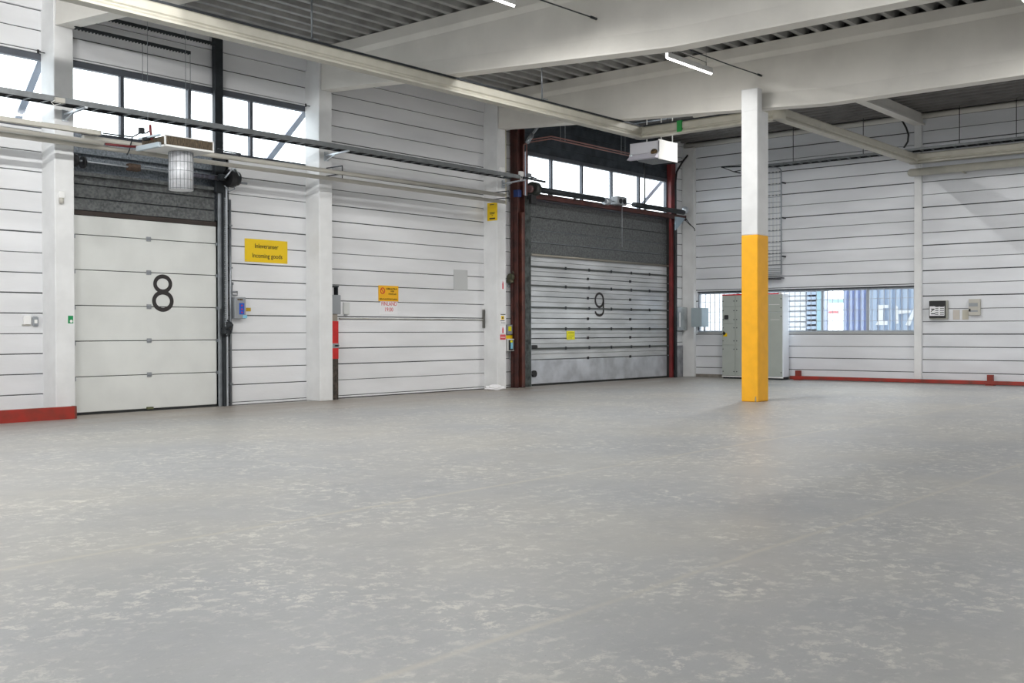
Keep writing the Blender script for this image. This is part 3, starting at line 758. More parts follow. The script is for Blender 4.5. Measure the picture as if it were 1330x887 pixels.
# ------------------------------------------------------------------ air heater above door 8
hy0, hy1 = 15.45, 16.15
a_ = on(214, 175.5, Y=hy0); b_ = on(277.5, 184.5, Y=hy0); c_ = on(214.5, 189.5, Y=hy0)
hx0, hx1, hz1, hz0 = a_.x, b_.x, a_.z+.0, c_.z+.01
ah = thing('air_heater', ((hx0+hx1)/2, 15.8, hz0), 'flat air heater with a foil duct hanging in front of door 8', 'air heater')
MB().box(hx0+.02, hx1-.02, hy0, hy1, hz0+.02, hz1, .004).build('heater_coil', COIL, ah)
mb = MB(); mb.box(hx0, hx1, hy0-.015, hy1, hz0-.01, hz0+.02).box(hx0, hx1, hy0-.01, hy0+.01, hz1, hz1+.015).box(hx0, hx0+.02, hy0-.01, hy0+.02, hz0, hz1+.01).box(hx1-.02, hx1, hy0-.01, hy0+.02, hz0, hz1+.01)
mb.build('heater_casing', WHITE, ah)
MB().box(hx0-.06, hx0, hy0+.1, hy1+.05, hz0-.02, hz0+.06, .003).box(hx0-.05, hx0, hy0+.1, hy1, hz1, hz1+.03).build('side_plate', PALEM, ah)
cx = (on(218, 220, Y=15.8).x+on(251.5, 220, Y=15.8).x)/2; rd = (on(251.5, 220, Y=15.8).x-on(218, 220, Y=15.8).x)/2*.80
dz0 = on(235, 246, Y=15.8-rd*.5).z
du = MB(); du.cyl((cx, 15.8, dz0), (cx, 15.8, hz0-.02), rd, 32)
dob = du.build('foil_duct', FOIL, ah)
mb = MB()
for k in range(5):
    z = dz0+.02+k*(hz0-dz0-.06)/4
    n0 = len(mb.bm.faces); pts = [(cx+math.cos(t*math.pi/16)*(rd+.003), 15.8+math.sin(t*math.pi/16)*(rd+.003), z) for t in range(33)]
    mb.tube(pts, .004, 5)
for k in range(20):
    t = k*math.pi/10; mb.cyl((cx+math.cos(t)*(rd+.003), 15.8+math.sin(t)*(rd+.003), dz0), (cx+math.cos(t)*(rd+.003), 15.8+math.sin(t)*(rd+.003), hz0-.02), .0035, 5)
mb.build('duct_wire_mesh', STEEL, dob)
mb = MB(); yy = 15.85; P_ = [on(195, 162, Y=yy), on(195.5, 170, Y=yy), on(197, 180, Y=yy), on(202, 185, Y=yy), on(213, 186.5, Y=yy)]
mb.tube(P_, .022); mb.build('feed_hose', OXR, ah)
MB().cyl(on(186, 181, Y=15.9), on(200, 179, Y=15.9), .03, 10).build('valve', DSTEEL, ah)
for (x, y) in ((hx0+.1, 16.1), (hx1-.1, 16.1)): MB().box(x-.003, x+.003, y-.003, y+.003, hz1, ZD-.02).build('hanging_rod', STEEL, ah)
mb = MB(); mb.tube([on(291, 196, Y=16.2), on(313, 200, Y=16.2), on(310, 203, Y=16.2)], .012).cyl(on(283, 193, Y=16.2), on(291, 196, Y=16.2), .012, 8)
tag(mb.build('pipe_stub', DSTEEL), 'thin dark rod lying over the upper pipe right of the air heater', 'bracket')

# ------------------------------------------------------------------ bay 2: guard post, signs, plates
xg0, xg1 = on(431, 450, Y=17.05).x, on(440, 450, Y=17.05).x
xg0 = 14.64; xg1 = on(439.5, 450, Y=17.2).x
gp = thing('guard_post', ((xg0+xg1)/2, 17.28, 0), 'red and dark worn guide post on the right side of the middle wall column', 'post')
def gz(v): return on(437, v, Y=17.2).z
MB().box(xg0, xg1, 17.2, W-.01, 0, gz(466), .006).build('worn_foot', WORNB, gp)
MB().box(xg0, xg1, 17.19, W-.01, gz(466), gz(417), .006).build('red_sleeve', REDP, gp)
MB().box(xg0, xg1, 17.188, W-.02, gz(452), gz(446)).box(xg0+.2, xg1+.02, 17.188, W-.1, gz(450), gz(448)).build('sleeve_clamp', GREYBOX, gp)
MB().box(xg0, xg1-.02, 17.2, W-.01, gz(417), gz(408)).build('neck', mat('taupe_paint', (150, 142, 132), .6), gp)
MB().box(xg0, xg1+.05, 17.17, W-.01, gz(408), gz(383), .01).build('switch_box', GREYBOX, gp)
MB().box(xg0, xg0+.12, 17.2, W-.01, gz(383), gz(372)).box(xg0, xg1+.02, 17.2, W-.01, gz(373), gz(371)).box(xg1-.03, xg1, 17.2, W-.1, gz(383), gz(373)).build('top_bracket', DSTEEL, gp)
p = on(444, 392, Y=W); q = on(453, 410, Y=W)
s = thing('wall_box', ((p.x+q.x)/2, W, q.z), 'small pale flat box on the planks beside the red guard post', 'box')
MB().box(p.x+.03, q.x, W-.03, W, q.z+.03, p.z-.01, .006).build('box_body', mat('pale_box', (206, 208, 206), .6), s)
MB().box(p.x+.05, q.x-.06, W-.028, W, q.z-.0, q.z+.015).build('box_tab', GREYBOX, s)
# grey rail strip with a dark edge below
mb = MB(); z = on(520, 414, Y=W).z; mb.box(on(440, 416, Y=W).x, on(628, 414, Y=W).x, W-.035, W-.002, z-.012, z+.008, .003)
mb.m(1).box(on(440, 416, Y=W).x, on(628, 414, Y=W).x, W-.012, W-.002, z-.022, z-.012)
tag(mb.build('sealing_strip', [mat('grey_strip', (206, 206, 200), .7, c2=(168, 168, 162), scale=3, stretch=(1, 1, 1)), GAP]), 'thin grey horizontal strip on the planks between the two right-hand wall columns', 'strip')
p = on(491, 370.5, Y=W); q = on(517, 391, Y=W); zb = on(491, 391, Y=W).z
s = thing('notice_sign', ((p.x+q.x)/2, W, zb), 'orange-yellow notice with a red prohibition ring, above the Finland paper', 'sign')
zt = p.z; MB().box(p.x, q.x, W-.014, W-.006, zb, zt, .001).build('sign_plate', SOR, s)
wS = q.x-p.x; hS = zt-zb
mb = MB(); ring(mb, (p.x+wS*.20, zb+hS*.66), .062, .062, .018, W-.0185, 24); mb.bar((p.x+wS*.20-.045, W-.0165, zb+hS*.66+.045), (p.x+wS*.20+.045, W-.0165, zb+hS*.66-.045), .003, .018)
mb.build('prohibition_ring', SRED, s)
def scribble(mb, x0, x1, z, h, y, rs):
    r = random.Random(rs); x = x0
    while x < x1-.01:
        w = r.uniform(.010, .020)
        mb.box(x, x+.007, y-.002, y, z-h/2, z+h/2*r.choice((1, .6, 1)))
        if r.random() > .3: mb.box(x, x+w, y-.002, y, z+h*r.choice((.1, -.4, .3)), z+h*r.choice((.1, -.4, .3))+.008)
        x += w+.007
mb = MB()
scribble(mb, p.x+wS*.38, p.x+wS*.93, zb+hS*.80, .038, W-.0142, 1)
scribble(mb, p.x+wS*.60, p.x+wS*.80, zb+hS*.64, .034, W-.0142, 2)
scribble(mb, p.x+wS*.50, p.x+wS*.88, zb+hS*.47, .036, W-.0142, 3)
scribble(mb, p.x+wS*.05, p.x+wS*.94, zb+hS*.14, .034, W-.0142, 4)
mb.build('lettering', INK, s)
p2 = on(494, 391, Y=W); q2 = on(516, 409, Y=W); z0 = on(494, 408.5, Y=W).z; z1 = zb-.002
s = thing('paper_notice', ((p2.x+q2.x)/2, W, z0), 'white paper with red writing FINLAND 19:00 under the orange notice', 'paper')
MB().box(p2.x, q2.x, W-.008, W+.003, z0, z1).build('paper_sheet', PAPER, s)
xc = (p2.x+q2.x)/2
text('lettering', 'FINLAND', .125, (xc, W-.009, z1-.055), 'L', INKR, s, sx=.9)
text('lettering', '19:00', .125, (xc-.01, W-.009, z1-.18), 'L', INKR, s, sx=.95)
p = on(589, 350, Y=W); q = on(607, 377.5, Y=W); zb = on(589, 376.5, Y=W).z
mb = MB(); mb.box(p.x, q.x, W-.012, W-.002, zb, p.z, .002)
for xx in (p.x+.04, q.x-.04):
    for zz in (zb+.04, p.z-.04): mb.cyl((xx, W-.016, zz), (xx, W-.011, zz), .01, 8)
tag(mb.build('cover_plate', mat('plate_grey_white', (196, 198, 198), .5)), 'blank square grey cover plate on the planks left of the third wall column', 'plate')
p = on(627, 402, Y=W); q = on(630, 426, Y=W)
tag(MB().box(p.x-.02, min(q.x, 19.72), W-.04, W-.002, q.z, p.z, .004).build('dark_bracket', mat('dark_grey_bracket', (96, 96, 92), .7)), 'short dark vertical bracket at the left edge of the third wall column', 'bracket')
# crumpled bag on the floor
bg = MB(); n0 = 0
q = bmesh.ops.create_icosphere(bg.bm, subdivisions=3, radius=1)
rr = random.Random(11); pos = on(632, 507, Z=0)
from mathutils import noise as mn
for v in q['verts']:
    n = mn.noise(v.co*2.3)*.35 + mn.noise(v.co*6)*.18
    co = v.co*(1+n); v.co = Vector((pos.x+.02+co.x*.16, 16.98+co.y*.15+0, max(.0, .06+co.z*.075)+ .0))
    d = (v.co.x-pos.x)*.7; v.co.x = pos.x+(v.co.x-pos.x)*1.25; v.co.y = 17.02-d*.9+(v.co.y-16.98)*.5
for f in bg.bm.faces: f.smooth = False
mz = min(v.co.z for v in bg.bm.verts)
for v in bg.bm.verts: v.co.z -= mz
off = on(632, 503, Z=.05)
cxm = sum(v.co.x for v in bg.bm.verts)/len(bg.bm.verts); cym = sum(v.co.y for v in bg.bm.verts)/len(bg.bm.verts)
for v in bg.bm.verts: v.co.x += 19.52-cxm; v.co.y += 16.88-cym
tag(bg.build('plastic_bag', BAG), 'crumpled white plastic bag on the floor against the third wall column', 'bag')
# small stickers on column 3 (front face Y=CY, side face X=19.73)
sx3 = 19.73-.004
p = on(633, 264, X=sx3); q = on(646, 286, X=sx3)
s = thing('warning_sign', (sx3, (p.y+q.y)/2, q.z), 'small yellow warning plate high on the third wall column below the pipes', 'sign')
MB().box(sx3-.004, sx3, q.y, p.y, q.z, p.z, .001).build('sign_plate', SYEL, s)
mb = MB(); ym = (p.y+q.y)/2; h = p.z-q.z
mb.box(sx3-.006, sx3-.004, ym-.08, ym+.08, q.z+h*.42, q.z+h*.46).box(sx3-.006, sx3-.004, ym-.07, ym+.07, q.z+h*.36, q.z+h*.39).box(sx3-.006, sx3-.004, ym-.015, ym+.015, q.z+h*.27, q.z+h*.31).box(sx3-.006, sx3-.004, ym-.09, ym+.09, q.z+h*.08, q.z+h*.16).box(sx3-.006, sx3-.004, ym-.06, ym+.08, q.z+h*.88, q.z+h*.92)
mb.build('lettering', INK, s)
def fire_sticker(u0, v0, u1, v1, lb, extra=False):
    p = on(u0, v0, Y=CY); q = on(u1, v1, Y=CY)
    s = thing('fire_sticker', ((p.x+q.x)/2, CY, q.z), lb, 'sticker')
    MB().box(p.x, q.x, CY-.003, CY+.005, q.z, p.z).build('sticker_face', PAPER, s)
    xm = (p.x+q.x)/2; h = p.z-q.z
    MB().box(xm-.022, xm+.022, CY-.005, CY-.003, q.z+h*.04, q.z+h*.6).prism([(xm-.02, q.z+h*.6), (xm+.02, q.z+h*.6), (xm, q.z+h*.9)], 'y', CY-.005, CY-.003).build('sticker_symbol', SRED, s)
fire_sticker(649.5, 363, 656.5, 376, 'white sticker with a red pictogram, the upper one on the third wall column')
fire_sticker(649.5, 423, 656.5, 433, 'white sticker with a red pictogram, directly above the square red label')
p = on(649.5, 434.5, Y=CY); q = on(656.5, 441, Y=CY)
s = thing('red_label', (p.x, CY, q.z), 'square red label with pale lines on the third wall column', 'sticker')
MB().box(p.x, q.x, CY-.004, CY+.005, q.z, p.z).build('sticker_face', SRED, s)
MB().box(p.x+.02, q.x-.02, CY-.006, CY-.004, q.z+.04, q.z+.05).box(p.x+.02, q.x-.02, CY-.006, CY-.004, q.z+.08, q.z+.088).build('lettering', PAPER, s)
p = on(650, 409, Y=CY); q = on(657, 420, Y=CY)
s = thing('instruction_label', (p.x, CY, q.z), 'small white instruction label with a yellow square and black lines on the third wall column', 'sticker')
MB().box(p.x-.02, q.x, CY-.004, CY+.005, q.z, p.z).build('sticker_face', PAPER, s)
MB().box(p.x+.02, p.x+.13, CY-.006, CY-.004, q.z+.09, q.z+.18).build('yellow_square', SYEL, s)
MB().box(p.x+.05, p.x+.10, CY-.0075, CY-.006, q.z+.11, q.z+.15).box(p.x, q.x-.02, CY-.006, CY-.004, q.z+.205, q.z+.222).box(p.x-.01, q.x-.05, CY-.006, CY-.004, q.z+.055, q.z+.07).box(p.x+.02, q.x-.02, CY-.006, CY-.004, q.z+.01, q.z+.022).build('lettering', INK, s)
# strip between column 3 and the brown post: vertical cream pipe, control boxes
mb = MB(); x = on(657.5, 200, Y=17.2).x
mb.cyl((20.33, 17.27, 4.5), (20.33, 17.27, ZD), .055, 14)
tag(mb.build('down_pipe', mat('ivory_pipe', (198, 192, 160), .5)), 'vertical ivory pipe between the third wall column and the brown post', 'pipe')
mb = MB(); mb.cyl((20.36, 17.3, 0), (20.36, 17.3, 4.9), .018, 8)
tag(mb.build('conduit', DSTEEL), 'thin dark conduit down the strip left of the brown post', 'conduit')
g = on(664, 360, Y=17.3)
mb = MB(); mb.cyl((g.x-.06, 17.3, g.z), (g.x+.05, 17.3, g.z), .09, 12).box(g.x-.08, g.x+.1, 17.24, W, g.z-.14, g.z-.05, .01).tube([(g.x+.0, 17.25, g.z+.14), (g.x+.1, 17.24, g.z+.05), (g.x+.06, 17.24, g.z-.1)], .014)
tag(mb.build('cable_gland_cluster', mat('olive_dark_metal', (92, 92, 74), .6, .3, var=.3, scale=15)), 'dark round pulley cluster on the strip left of the brown post', 'door gear')
g = on(662, 371, Y=W)
tag(MB().box(g.x-.1, g.x+.08, W-.03, W-.0, g.z-.04, g.z+.03, .004).build('small_grille', GREYBOX), 'little grey grille box under the pulley cluster', 'box')
yc = 17.3
def zc(v): return on(664, v, Y=17.2).z
xa, xb = on(659, 430, Y=17.25).x, on(672, 430, Y=17.25).x
s = thing('door_switch', ((xa+xb)/2, 17.3, zc(456)), 'pair of blue and yellow door push-button panels in a white frame left of door 9', 'switch')
MB().box(xa, xb, 17.24, W-.005, zc(456), zc(440), .006).build('switch_backplate', WHITE, s)
for k in range(2):
    x0 = xa+.03+k*(xb-xa)*.48
    MB().box(x0, x0+.16, 17.225, 17.24, zc(455), zc(441.5), .003).build('switch_panel', DSTEEL, s)
    MB().box(x0+.06, x0+.14, 17.218, 17.225, zc(453), zc(445)).build('button_strip', CYAN, s)
    MB().box(x0+.05, x0+.13, 17.218, 17.225, zc(444.8), zc(442)).build('label_strip', LIME, s)
s = tag(MB().box(xa, xb-.06, 17.30, W-.003, zc(440), zc(435.5), .003).build('switch_label', SYEL), 'flat yellow label band above the blue push-button panels', 'sticker')
s = thing('key_switch', ((xa+xb)/2, 17.3, zc(435)), 'narrow grey switch box with a lime face above the yellow label band', 'switch')
MB().box(xa+.03, xa+.24, 17.28, W-.003, zc(434.5), zc(421.5), .008).build('switch_body', GREYBOX, s)
MB().box(xa+.07, xa+.18, 17.27, 17.28, zc(430), zc(424)).build('switch_face', LIME, s)
g = on(664, 461, Y=W)
s = thing('alarm_button', (g.x, W, g.z-.1), 'small box with a red ring under the push-button panels', 'switch')
MB().box(g.x-.11, g.x+.1, W-.05, W, g.z-.1, g.z+.1, .01).build('button_body', GREYBOX, s)
mb = MB(); ring(mb, (g.x, g.z), .05, .05, .02, W-.055, 18); mb.build('button_ring', SRED, s)

# ------------------------------------------------------------------ door 9
X9a, X9b = 21.46, 28.02
bp_ = thing('steel_post', (21.1, 17.2, 0), 'tall red-brown steel post left of door 9', 'post')
px0 = on(669.5, 450, Y=17.2).x; px1 = on(683, 450, Y=17.1).x
MB().box(px0, px0+.02, 17.12, W-.05, 0, ZD).box(px0, px1, 17.24, 17.26, 0, ZD).box(px1-.02, px1, 17.12, W-.05, 0, ZD).build('channel', BROWN, bp_)
MB().box(px0+.16, px1-.03, 17.10, 17.24, 0, 4.35, .02).build('guard_box', mat('brown_guard_paint', (100, 56, 46), .5, c2=(72, 42, 36), scale=4), bp_)
g = on(674, 251, Y=17.1)
MB().box(g.x-.05, g.x+.08, 17.08, 17.24, g.z-.09, g.z+.09, .01).build('blue_motor_plate', mat('deep_blue', (40, 62, 120), .5), bp_)
dtr = thing('door_track', (X9a-.1, 17.3, 0), 'dark steel guide track at the left edge of door 9', 'track')
MB().box(px1, X9a-.05, 17.30, W-.006, 0, 4.8, .004).build('track_channel', mat('tarnished_steel', (92, 98, 96), .5, .5, c2=(50, 54, 52), scale=8), dtr)
MB().box(X9a-.08, X9a-.03, 17.31, 17.345, 0, 2.0, .004).build('guide_strip', LSTEEL, dtr)
D9 = sempty('door_2', ((X9a+X9b)/2, W, 0))
sec = [.045, .66, .925+.0, 1.46, 2.01, 2.565, 3.09, 3.33]
zz9 = [on(870, v, Y=W).z for v in (427.2, 403, 379)]
# sections
bars = [.95, 1.46, 2.01, 2.565, 3.05]
lvl = [(.05, .67, DOORB)]
edges = [.67, .95, 1.46, 2.01, 2.565, 3.05, 3.32]
for a_, b_ in zip(edges, edges[1:]): lvl.append((a_, b_, DOORG))
for i, (a_, b_, mm) in enumerate(lvl):
    mb = MB()
    if i == 0:
        mb.box(X9a, X9b, W+.02, W+.06, a_, b_-.008, .004)
        for k in range(1, 9): mb.box(X9a+.02, X9b-.02, W+.014, W+.021, a_+k*.067, a_+k*.067+.012)
    else:
        n = 2 if b_-a_ < .4 else 4; h = (b_-a_)/n
        for k in range(n): mb.box(X9a, X9b, W+.02, W+.06, a_+k*h+.003, a_+(k+1)*h-.003, .007)
    mb.build('door_section', mm, D9)
for i, z in enumerate(bars):
    MB().box(X9a, X9b+.12, W-.03, W+.018, z-.022, z+.022, .005).build('stiffener_bar', mat('stiffener_grey', (88, 92, 90), .5, .4), D9) if i == 0 else MB().box(X9a, X9b+.12, W-.03, W+.018, z-.02, z+.02, .005).build('stiffener_bar', bpy.data.materials['stiffener_grey'], D9)
for zi, z in enumerate((.67, 1.215, 1.73, 2.29, 2.81)):
    for x in (24.0, 26.05):
        MB().box(x-.04, x+.04, W+.0, W+.02, z-.035, z+.035, .004).build('hinge', BLACK, D9)
    MB().box(X9a, X9b, W+.008, W+.022, z-.006, z+.006).build('section_joint', DSTEEL, D9)
for z in bars:
    for x in (22.95, 24.0, 25.05, 26.05, 27.0):
        MB().box(x-.035, x+.035, W-.036, W-.028, z-.04, z+.04).build('bar_clip', DSTEEL, D9)
for z in (.67, .95, 1.46, 2.01, 2.29, 2.565, 2.81):
    MB().box(X9b-.03, X9b+.16, W-.045, W-.03, z-.02, z+.01).build('roller_bracket', STEEL, D9)
MB().cyl((X9a+.03, W-.04, 3.34), (X9b, W-.04, 3.34), .032, 12).build('top_rail', mat('aged_top_rail', (150, 146, 136), .5, .4), D9)
MB().box(X9a-.5, 28.44, W+.07, W+.09, 0, 3.4).build('door_backing', DSTEEL, D9)  # added behind the door, blocks outside light at the gaps
MB().box(X9a, X9b, W+.01, W+.07, 0, .05).build('bottom_seal', RUB, D9)
MB().box(X9b, X9b+.12, W-.06, W+.03, 0, 4.8).build('side_seal', RUB, D9)
g = on(692, 485.5, Y=W); MB().cyl((g.x+.03, W-.05, g.z), (g.x+.03, W+.02, g.z), .085, 16).cyl((g.x-.16, W-.02, g.z), (g.x, W-.02, g.z), .03, 8).build('lock_wheel', BLACK, D9)
g = on(691, 450.5, Y=W); MB().box(g.x-.16, g.x+.17, W-.06, W+.02, g.z-.045, g.z+.045, .02).build('grip_handle', BLACK, D9)
# number 9
c9 = on(779.1, 389.8, Y=W); rX = .19; rZ = .185
mb = MB(); yn = W+.013; ring(mb, (c9.x, c9.z), rX, rZ, .064, yn, 32)
cb_ = on(779.3, 404, Y=W)
ring(mb, (c9.x, cb_.z-.0), rX, .12, .064, yn, 20, math.pi*1.02, 2*math.pi, False)
mb.box(c9.x+rX-.032, c9.x+rX+.032, yn, yn+.003, cb_.z-.0, c9.z)
mb.build('door_number', NUM, D9, 'black number 9')
p = on(736.5, 430, Y=W); q = on(746.5, 441, Y=W)
s = thing('door_sticker', ((p.x+q.x)/2, W, q.z), 'lime yellow sticker low on the left half of door 9', 'sticker')
MB().box(p.x, q.x, W-.002, W+.018, q.z, p.z).build('sticker_face', LIME, s)
MB().box(p.x+.04, q.x-.04, W-.004, W-.002, p.z-.05, p.z-.035).box(p.x+.05, q.x-.05, W-.004, W-.002, q.z+.09, q.z+.1).box(p.x+.04, q.x-.12, W-.004, W-.002, q.z+.04, q.z+.05).build('lettering', mat('olive_ink', (120, 120, 20), .6), s)
# sheeting over door 9 : 3.36-4.73 and above the window
mb = MB()
mb.m(0).box(X9a-.1, X9b+.05, W+.06, W+.12, 3.3, 4.75)
for a_, b_ in ((3.37, 3.66), (3.675, 3.98), (3.995, 4.30), (4.315, 4.60)): mb.m(0).box(X9a-.05, X9b, W+.02, W+.06, a_, b_, .008)
for z in (3.98, 3.67): mb.m(1).box(X9a-.05, X9b, W+.012, W+.03, z, z+.012)
mb.build('header_cladding', [GALVD, STEEL], D9)
mb = MB()
mb.box(X9a-.14, 28.45, W+.04, W+.12, 5.95, ZD+.1)
for k in range(5): mb.box(X9a-.14, X9b+.1, W+.02, W+.04, 5.96+k*.22, 6.17+k*.22, .006)
mb.build('upper_cladding', mat('slate_sheet', (70, 78, 86), .55, .3, c2=(50, 56, 62), scale=4, detail=8), D9)
# red-brown header beam + shaft
hb = thing('header_tube', (24.7, 17.15, 4.66), 'long red-brown square tube across the window above door 9', 'beam')
A = on(690, 254, Y=17.15); B = on(889, 283, Y=17.15); zt = (A.z+B.z)/2
MB().box(A.x-.0, B.x, 17.10, 17.20, zt-.065, zt+.065, .006).build('tube_body', BROWN, hb)
MB().box(B.x, B.x+.01, 17.09, 17.21, zt-.075, zt+.075).box(A.x-.05, A.x, 17.08, 17.24, zt-.1, zt+.1).build('end_plate', DSTEEL, hb)
sh = thing('spring_shaft', (24.7, 17.0, 4.9), 'dark torsion spring shaft over the window above door 9', 'door gear')
sy = 16.98
def sxz(u, v): return on(u, v, Y=sy)
A = sxz(697, 245.5); B = sxz(783, 259); C = sxz(823, 266); D = sxz(890, 276.5)
zs_ = (A.z+B.z+C.z+D.z)/4
MB().cyl((A.x-.25, sy, zs_), (D.x, sy, zs_), .016, 8).build('shaft', STEEL, sh)
MB().cyl((A.x, sy, zs_), (B.x, sy, zs_), .075, 14).build('torsion_spring', DSTEEL, sh)
MB().cyl((C.x, sy, zs_), (D.x-.1, sy, zs_), .072, 14).build('torsion_spring', DSTEEL, sh)
g = sxz(804, 262); MB().box(g.x-.23, g.x+.22, sy-.12, sy+.1, g.z-.10, g.z+.13, .02).build('gearbox', GREYBOX, sh)
MB().cyl((g.x-.1, sy-.14, g.z), (g.x-.1, sy-.11, g.z), .07, 12).cyl((g.x+.08, sy-.14, g.z), (g.x+.08, sy-.11, g.z), .07, 12).build('gearbox_cap', DSTEEL, sh)
g2 = sxz(788, 261.5); MB().cyl((g2.x-.12, sy, g2.z), (g2.x+.08, sy, g2.z), .10, 14).build('coupling', LSTEEL, sh)
g3 = sxz(889.5, 273); MB().sphere((g3.x, sy, g3.z), .115).build('cable_drum', LSTEEL, sh)
for uu in (719, 752, 843): 
    h_ = sxz(uu, 260); MB().box(h_.x-.02, h_.x+.02, sy-.02, 17.15, zt+.065, zs_).build('bearing_bracket', DSTEEL, sh)
MB().cyl((g.x, sy-.1, g.z), (g.x, sy-.1, 3.7), .006, 6).build('pull_cord', LSTEEL, sh)
g4 = sxz(692, 245); 
mo = thing('door_operator', (g4.x, sy, g4.z-.2), 'dark round door motor at the upper left of door 9 beside the brown post', 'door gear')
MB().cyl((g4.x-.05, sy, g4.z), (g4.x+.15, sy, g4.z), .17, 18).build('motor_housing', mat('dark_green_black', (48, 52, 48), .5), mo)
MB().cyl((g4.x-.15, sy, g4.z-.02), (g4.x-.05, sy, g4.z-.02), .09, 14).build('motor_flange', mat('dusty_rose_metal', (120, 92, 92), .6), mo)
MB().box(g4.x-.1, g4.x+.1, sy-.04, sy+.06, g4.z-.38, g4.z-.15, .01).build('motor_bracket', BLACK, mo)
# right red jamb
rj = thing('door_jamb', (28.15, 17.3, 0), 'faded red steel jamb at the right edge of door 9', 'post')
MB().box(28.03, 28.28, 17.26, W+.02, 0, 6.9, .006).build('jamb_body', PINKR, rj)
MB().box(28.14, 28.26, 17.20, 17.26, 0, 4.6, .004).build('jamb_guard', DSTEEL, rj)
MB().box(28.29, 28.42, 17.30, W+.0, 0, 6.9, .004).build('cover_strip', LSTEEL, rj)
g = on(884, 288, Y=17.1)
tag(MB().prism([(g.x-.35, g.z-.28), (g.x-.35, g.z+.12), (g.x+.2, g.z+.12)], 'y', 17.05, 17.09).build('gusset_plate', mat('pale_blue_steel', (170, 190, 204), .4, .3)), 'pale triangular steel gusset under the right end of the red-brown tube', 'bracket')
mb = MB(); yy = 16.95; mb.tube([on(891, 284, Y=yy), on(895, 290, Y=yy), on(902, 297, Y=yy), on(902.5, 300, Y=yy)], .014, 6).tube([on(890, 286, Y=yy), on(897, 293, Y=yy)], .01, 6)
tag(mb.build('hook_rod', DSTEEL), 'thin bent dark rod below the right end of the door 9 shaft', 'bracket')
# cables near the corner
mb = MB(); yy = 17.2
mb.tube([on(u_, v_, Y=yy) for u_, v_ in ((913, 170), (905, 183), (896, 198), (886, 211), (879, 223), (877.5, 236), (877.5, 300), (877, 400), (876, 480))], .028, 8)
mb.tube([on(u_, v_, Y=yy) for u_, v_ in ((862, 213), (876, 212), (888, 209))], .022, 8)
tag(mb.build('black_cable', BLACK), 'thick black cable curving down from the deck at the far corner', 'cable')
mb = MB(); yy = 16.9
mb.tube([on(836, 212, Y=yy), on(837.3, 222, Y=yy), on(837.5, 268, Y=yy)], .022, 6)
tag(mb.build('black_cable', BLACK), 'black cable hanging straight down below the white heater box', 'cable')
# red pipes crossing above the window of door 9
s = thing('heating_pipe', (22, 16.2, 5.5), 'pair of thin reddish pipes running to the white heater box', 'pipe')
yy = 15.0
P1 = on(817, 200.5, X=21.3); P1 = Vector((21.3, 14.1, P1.z))
for k, dv in enumerate((0, 4)):
    a1 = on(846, 205+dv, Y=16.1); b1 = on(716, 177+dv*.8, Y=16.1)
    c1 = on(684-4*k, 187+dv, Y=17.0); zz = b1.z
    MB().tube([(a1.x, 16.1, zz), (b1.x, 16.1, zz), (b1.x, 16.85, zz-.01), (c1.x, 17.0, zz-.04), (c1.x, 17.0, zz-.12), (c1.x, 17.0, 4.75)], .017, 8).build('pipe_run', COPPER, s)
for uu in (728, 734, 807, 812):
    t_ = on(uu, 182 if uu < 800 else 200, Y=16.1); MB().cyl((t_.x, 16.1, zz), (t_.x, 16.1, ZD), .006, 6).build('hanging_rod', STEEL, s)
mb = MB(); a1 = on(703, 160, Y=16.2); mb.cyl(on(704, 158, Y=16.2), on(691, 175, Y=16.2), .03, 10).cyl(on(691, 175, Y=16.2), on(685, 185, Y=16.2), .05, 10)
tag(mb.build('steel_brace', STEEL), 'short slanted grey brace under the beam above door 9', 'brace')
# white heater box under the track
hx, hy = 20.75, 13.2
a1 = on(818, 187, X=hx); b1 = on(856, 182, X=hx); c1 = on(856, 206, X=hx); e1 = on(880, 186, Y=b1.y)
wh = thing('heater_box', (hx+.4, (a1.y+b1.y)/2, c1.z), 'white box heater hanging under the cream track near the far corner', 'air heater')
zt_, zb_ = b1.z, c1.z+.02
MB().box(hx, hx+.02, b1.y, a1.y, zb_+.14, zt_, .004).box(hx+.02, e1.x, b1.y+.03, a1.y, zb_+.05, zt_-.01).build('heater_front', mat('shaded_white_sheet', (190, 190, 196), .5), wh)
MB().prism([(hx-.16, zb_), (hx, zb_), (hx+.0, zb_+.13)], 'y', b1.y+.02, a1.y-.02).build('air_flap', mat('pale_lilac_sheet', (198, 196, 208), .5), wh)
MB().box(hx, e1.x, b1.y, b1.y+.03, zb_-.02, zt_+.03, .006).build('heater_side', WHITE, wh)
mb = MB()
for k in range(9): mb.box(hx+.2+k*.07, hx+.22+k*.07, b1.y+.15, a1.y-.1, zb_+.0, zb_+.05)
mb.build('outlet_louvre', GREYBOX, wh)
MB().sphere((hx-.02, b1.y+.12, zb_+.14), .09, (.4, 1, .8), 12).build('burner_mark', mat('brass_stained', (110, 84, 40), .6, .3, c2=(40, 34, 30), scale=20), wh)
MB().sphere((hx-.03, a1.y-.05, zb_+.11), .05, (.5, 1, 1), 10).build('pipe_fitting', LSTEEL, wh)
for (x, y) in ((hx+.25, b1.y+.1), (hx+.72, b1.y+.1), (hx+.4, a1.y-.2)): MB().cyl((x, y, zt_-.02), (x, y, ZD), .014, 8).build('hanging_rod', WHITE, wh)

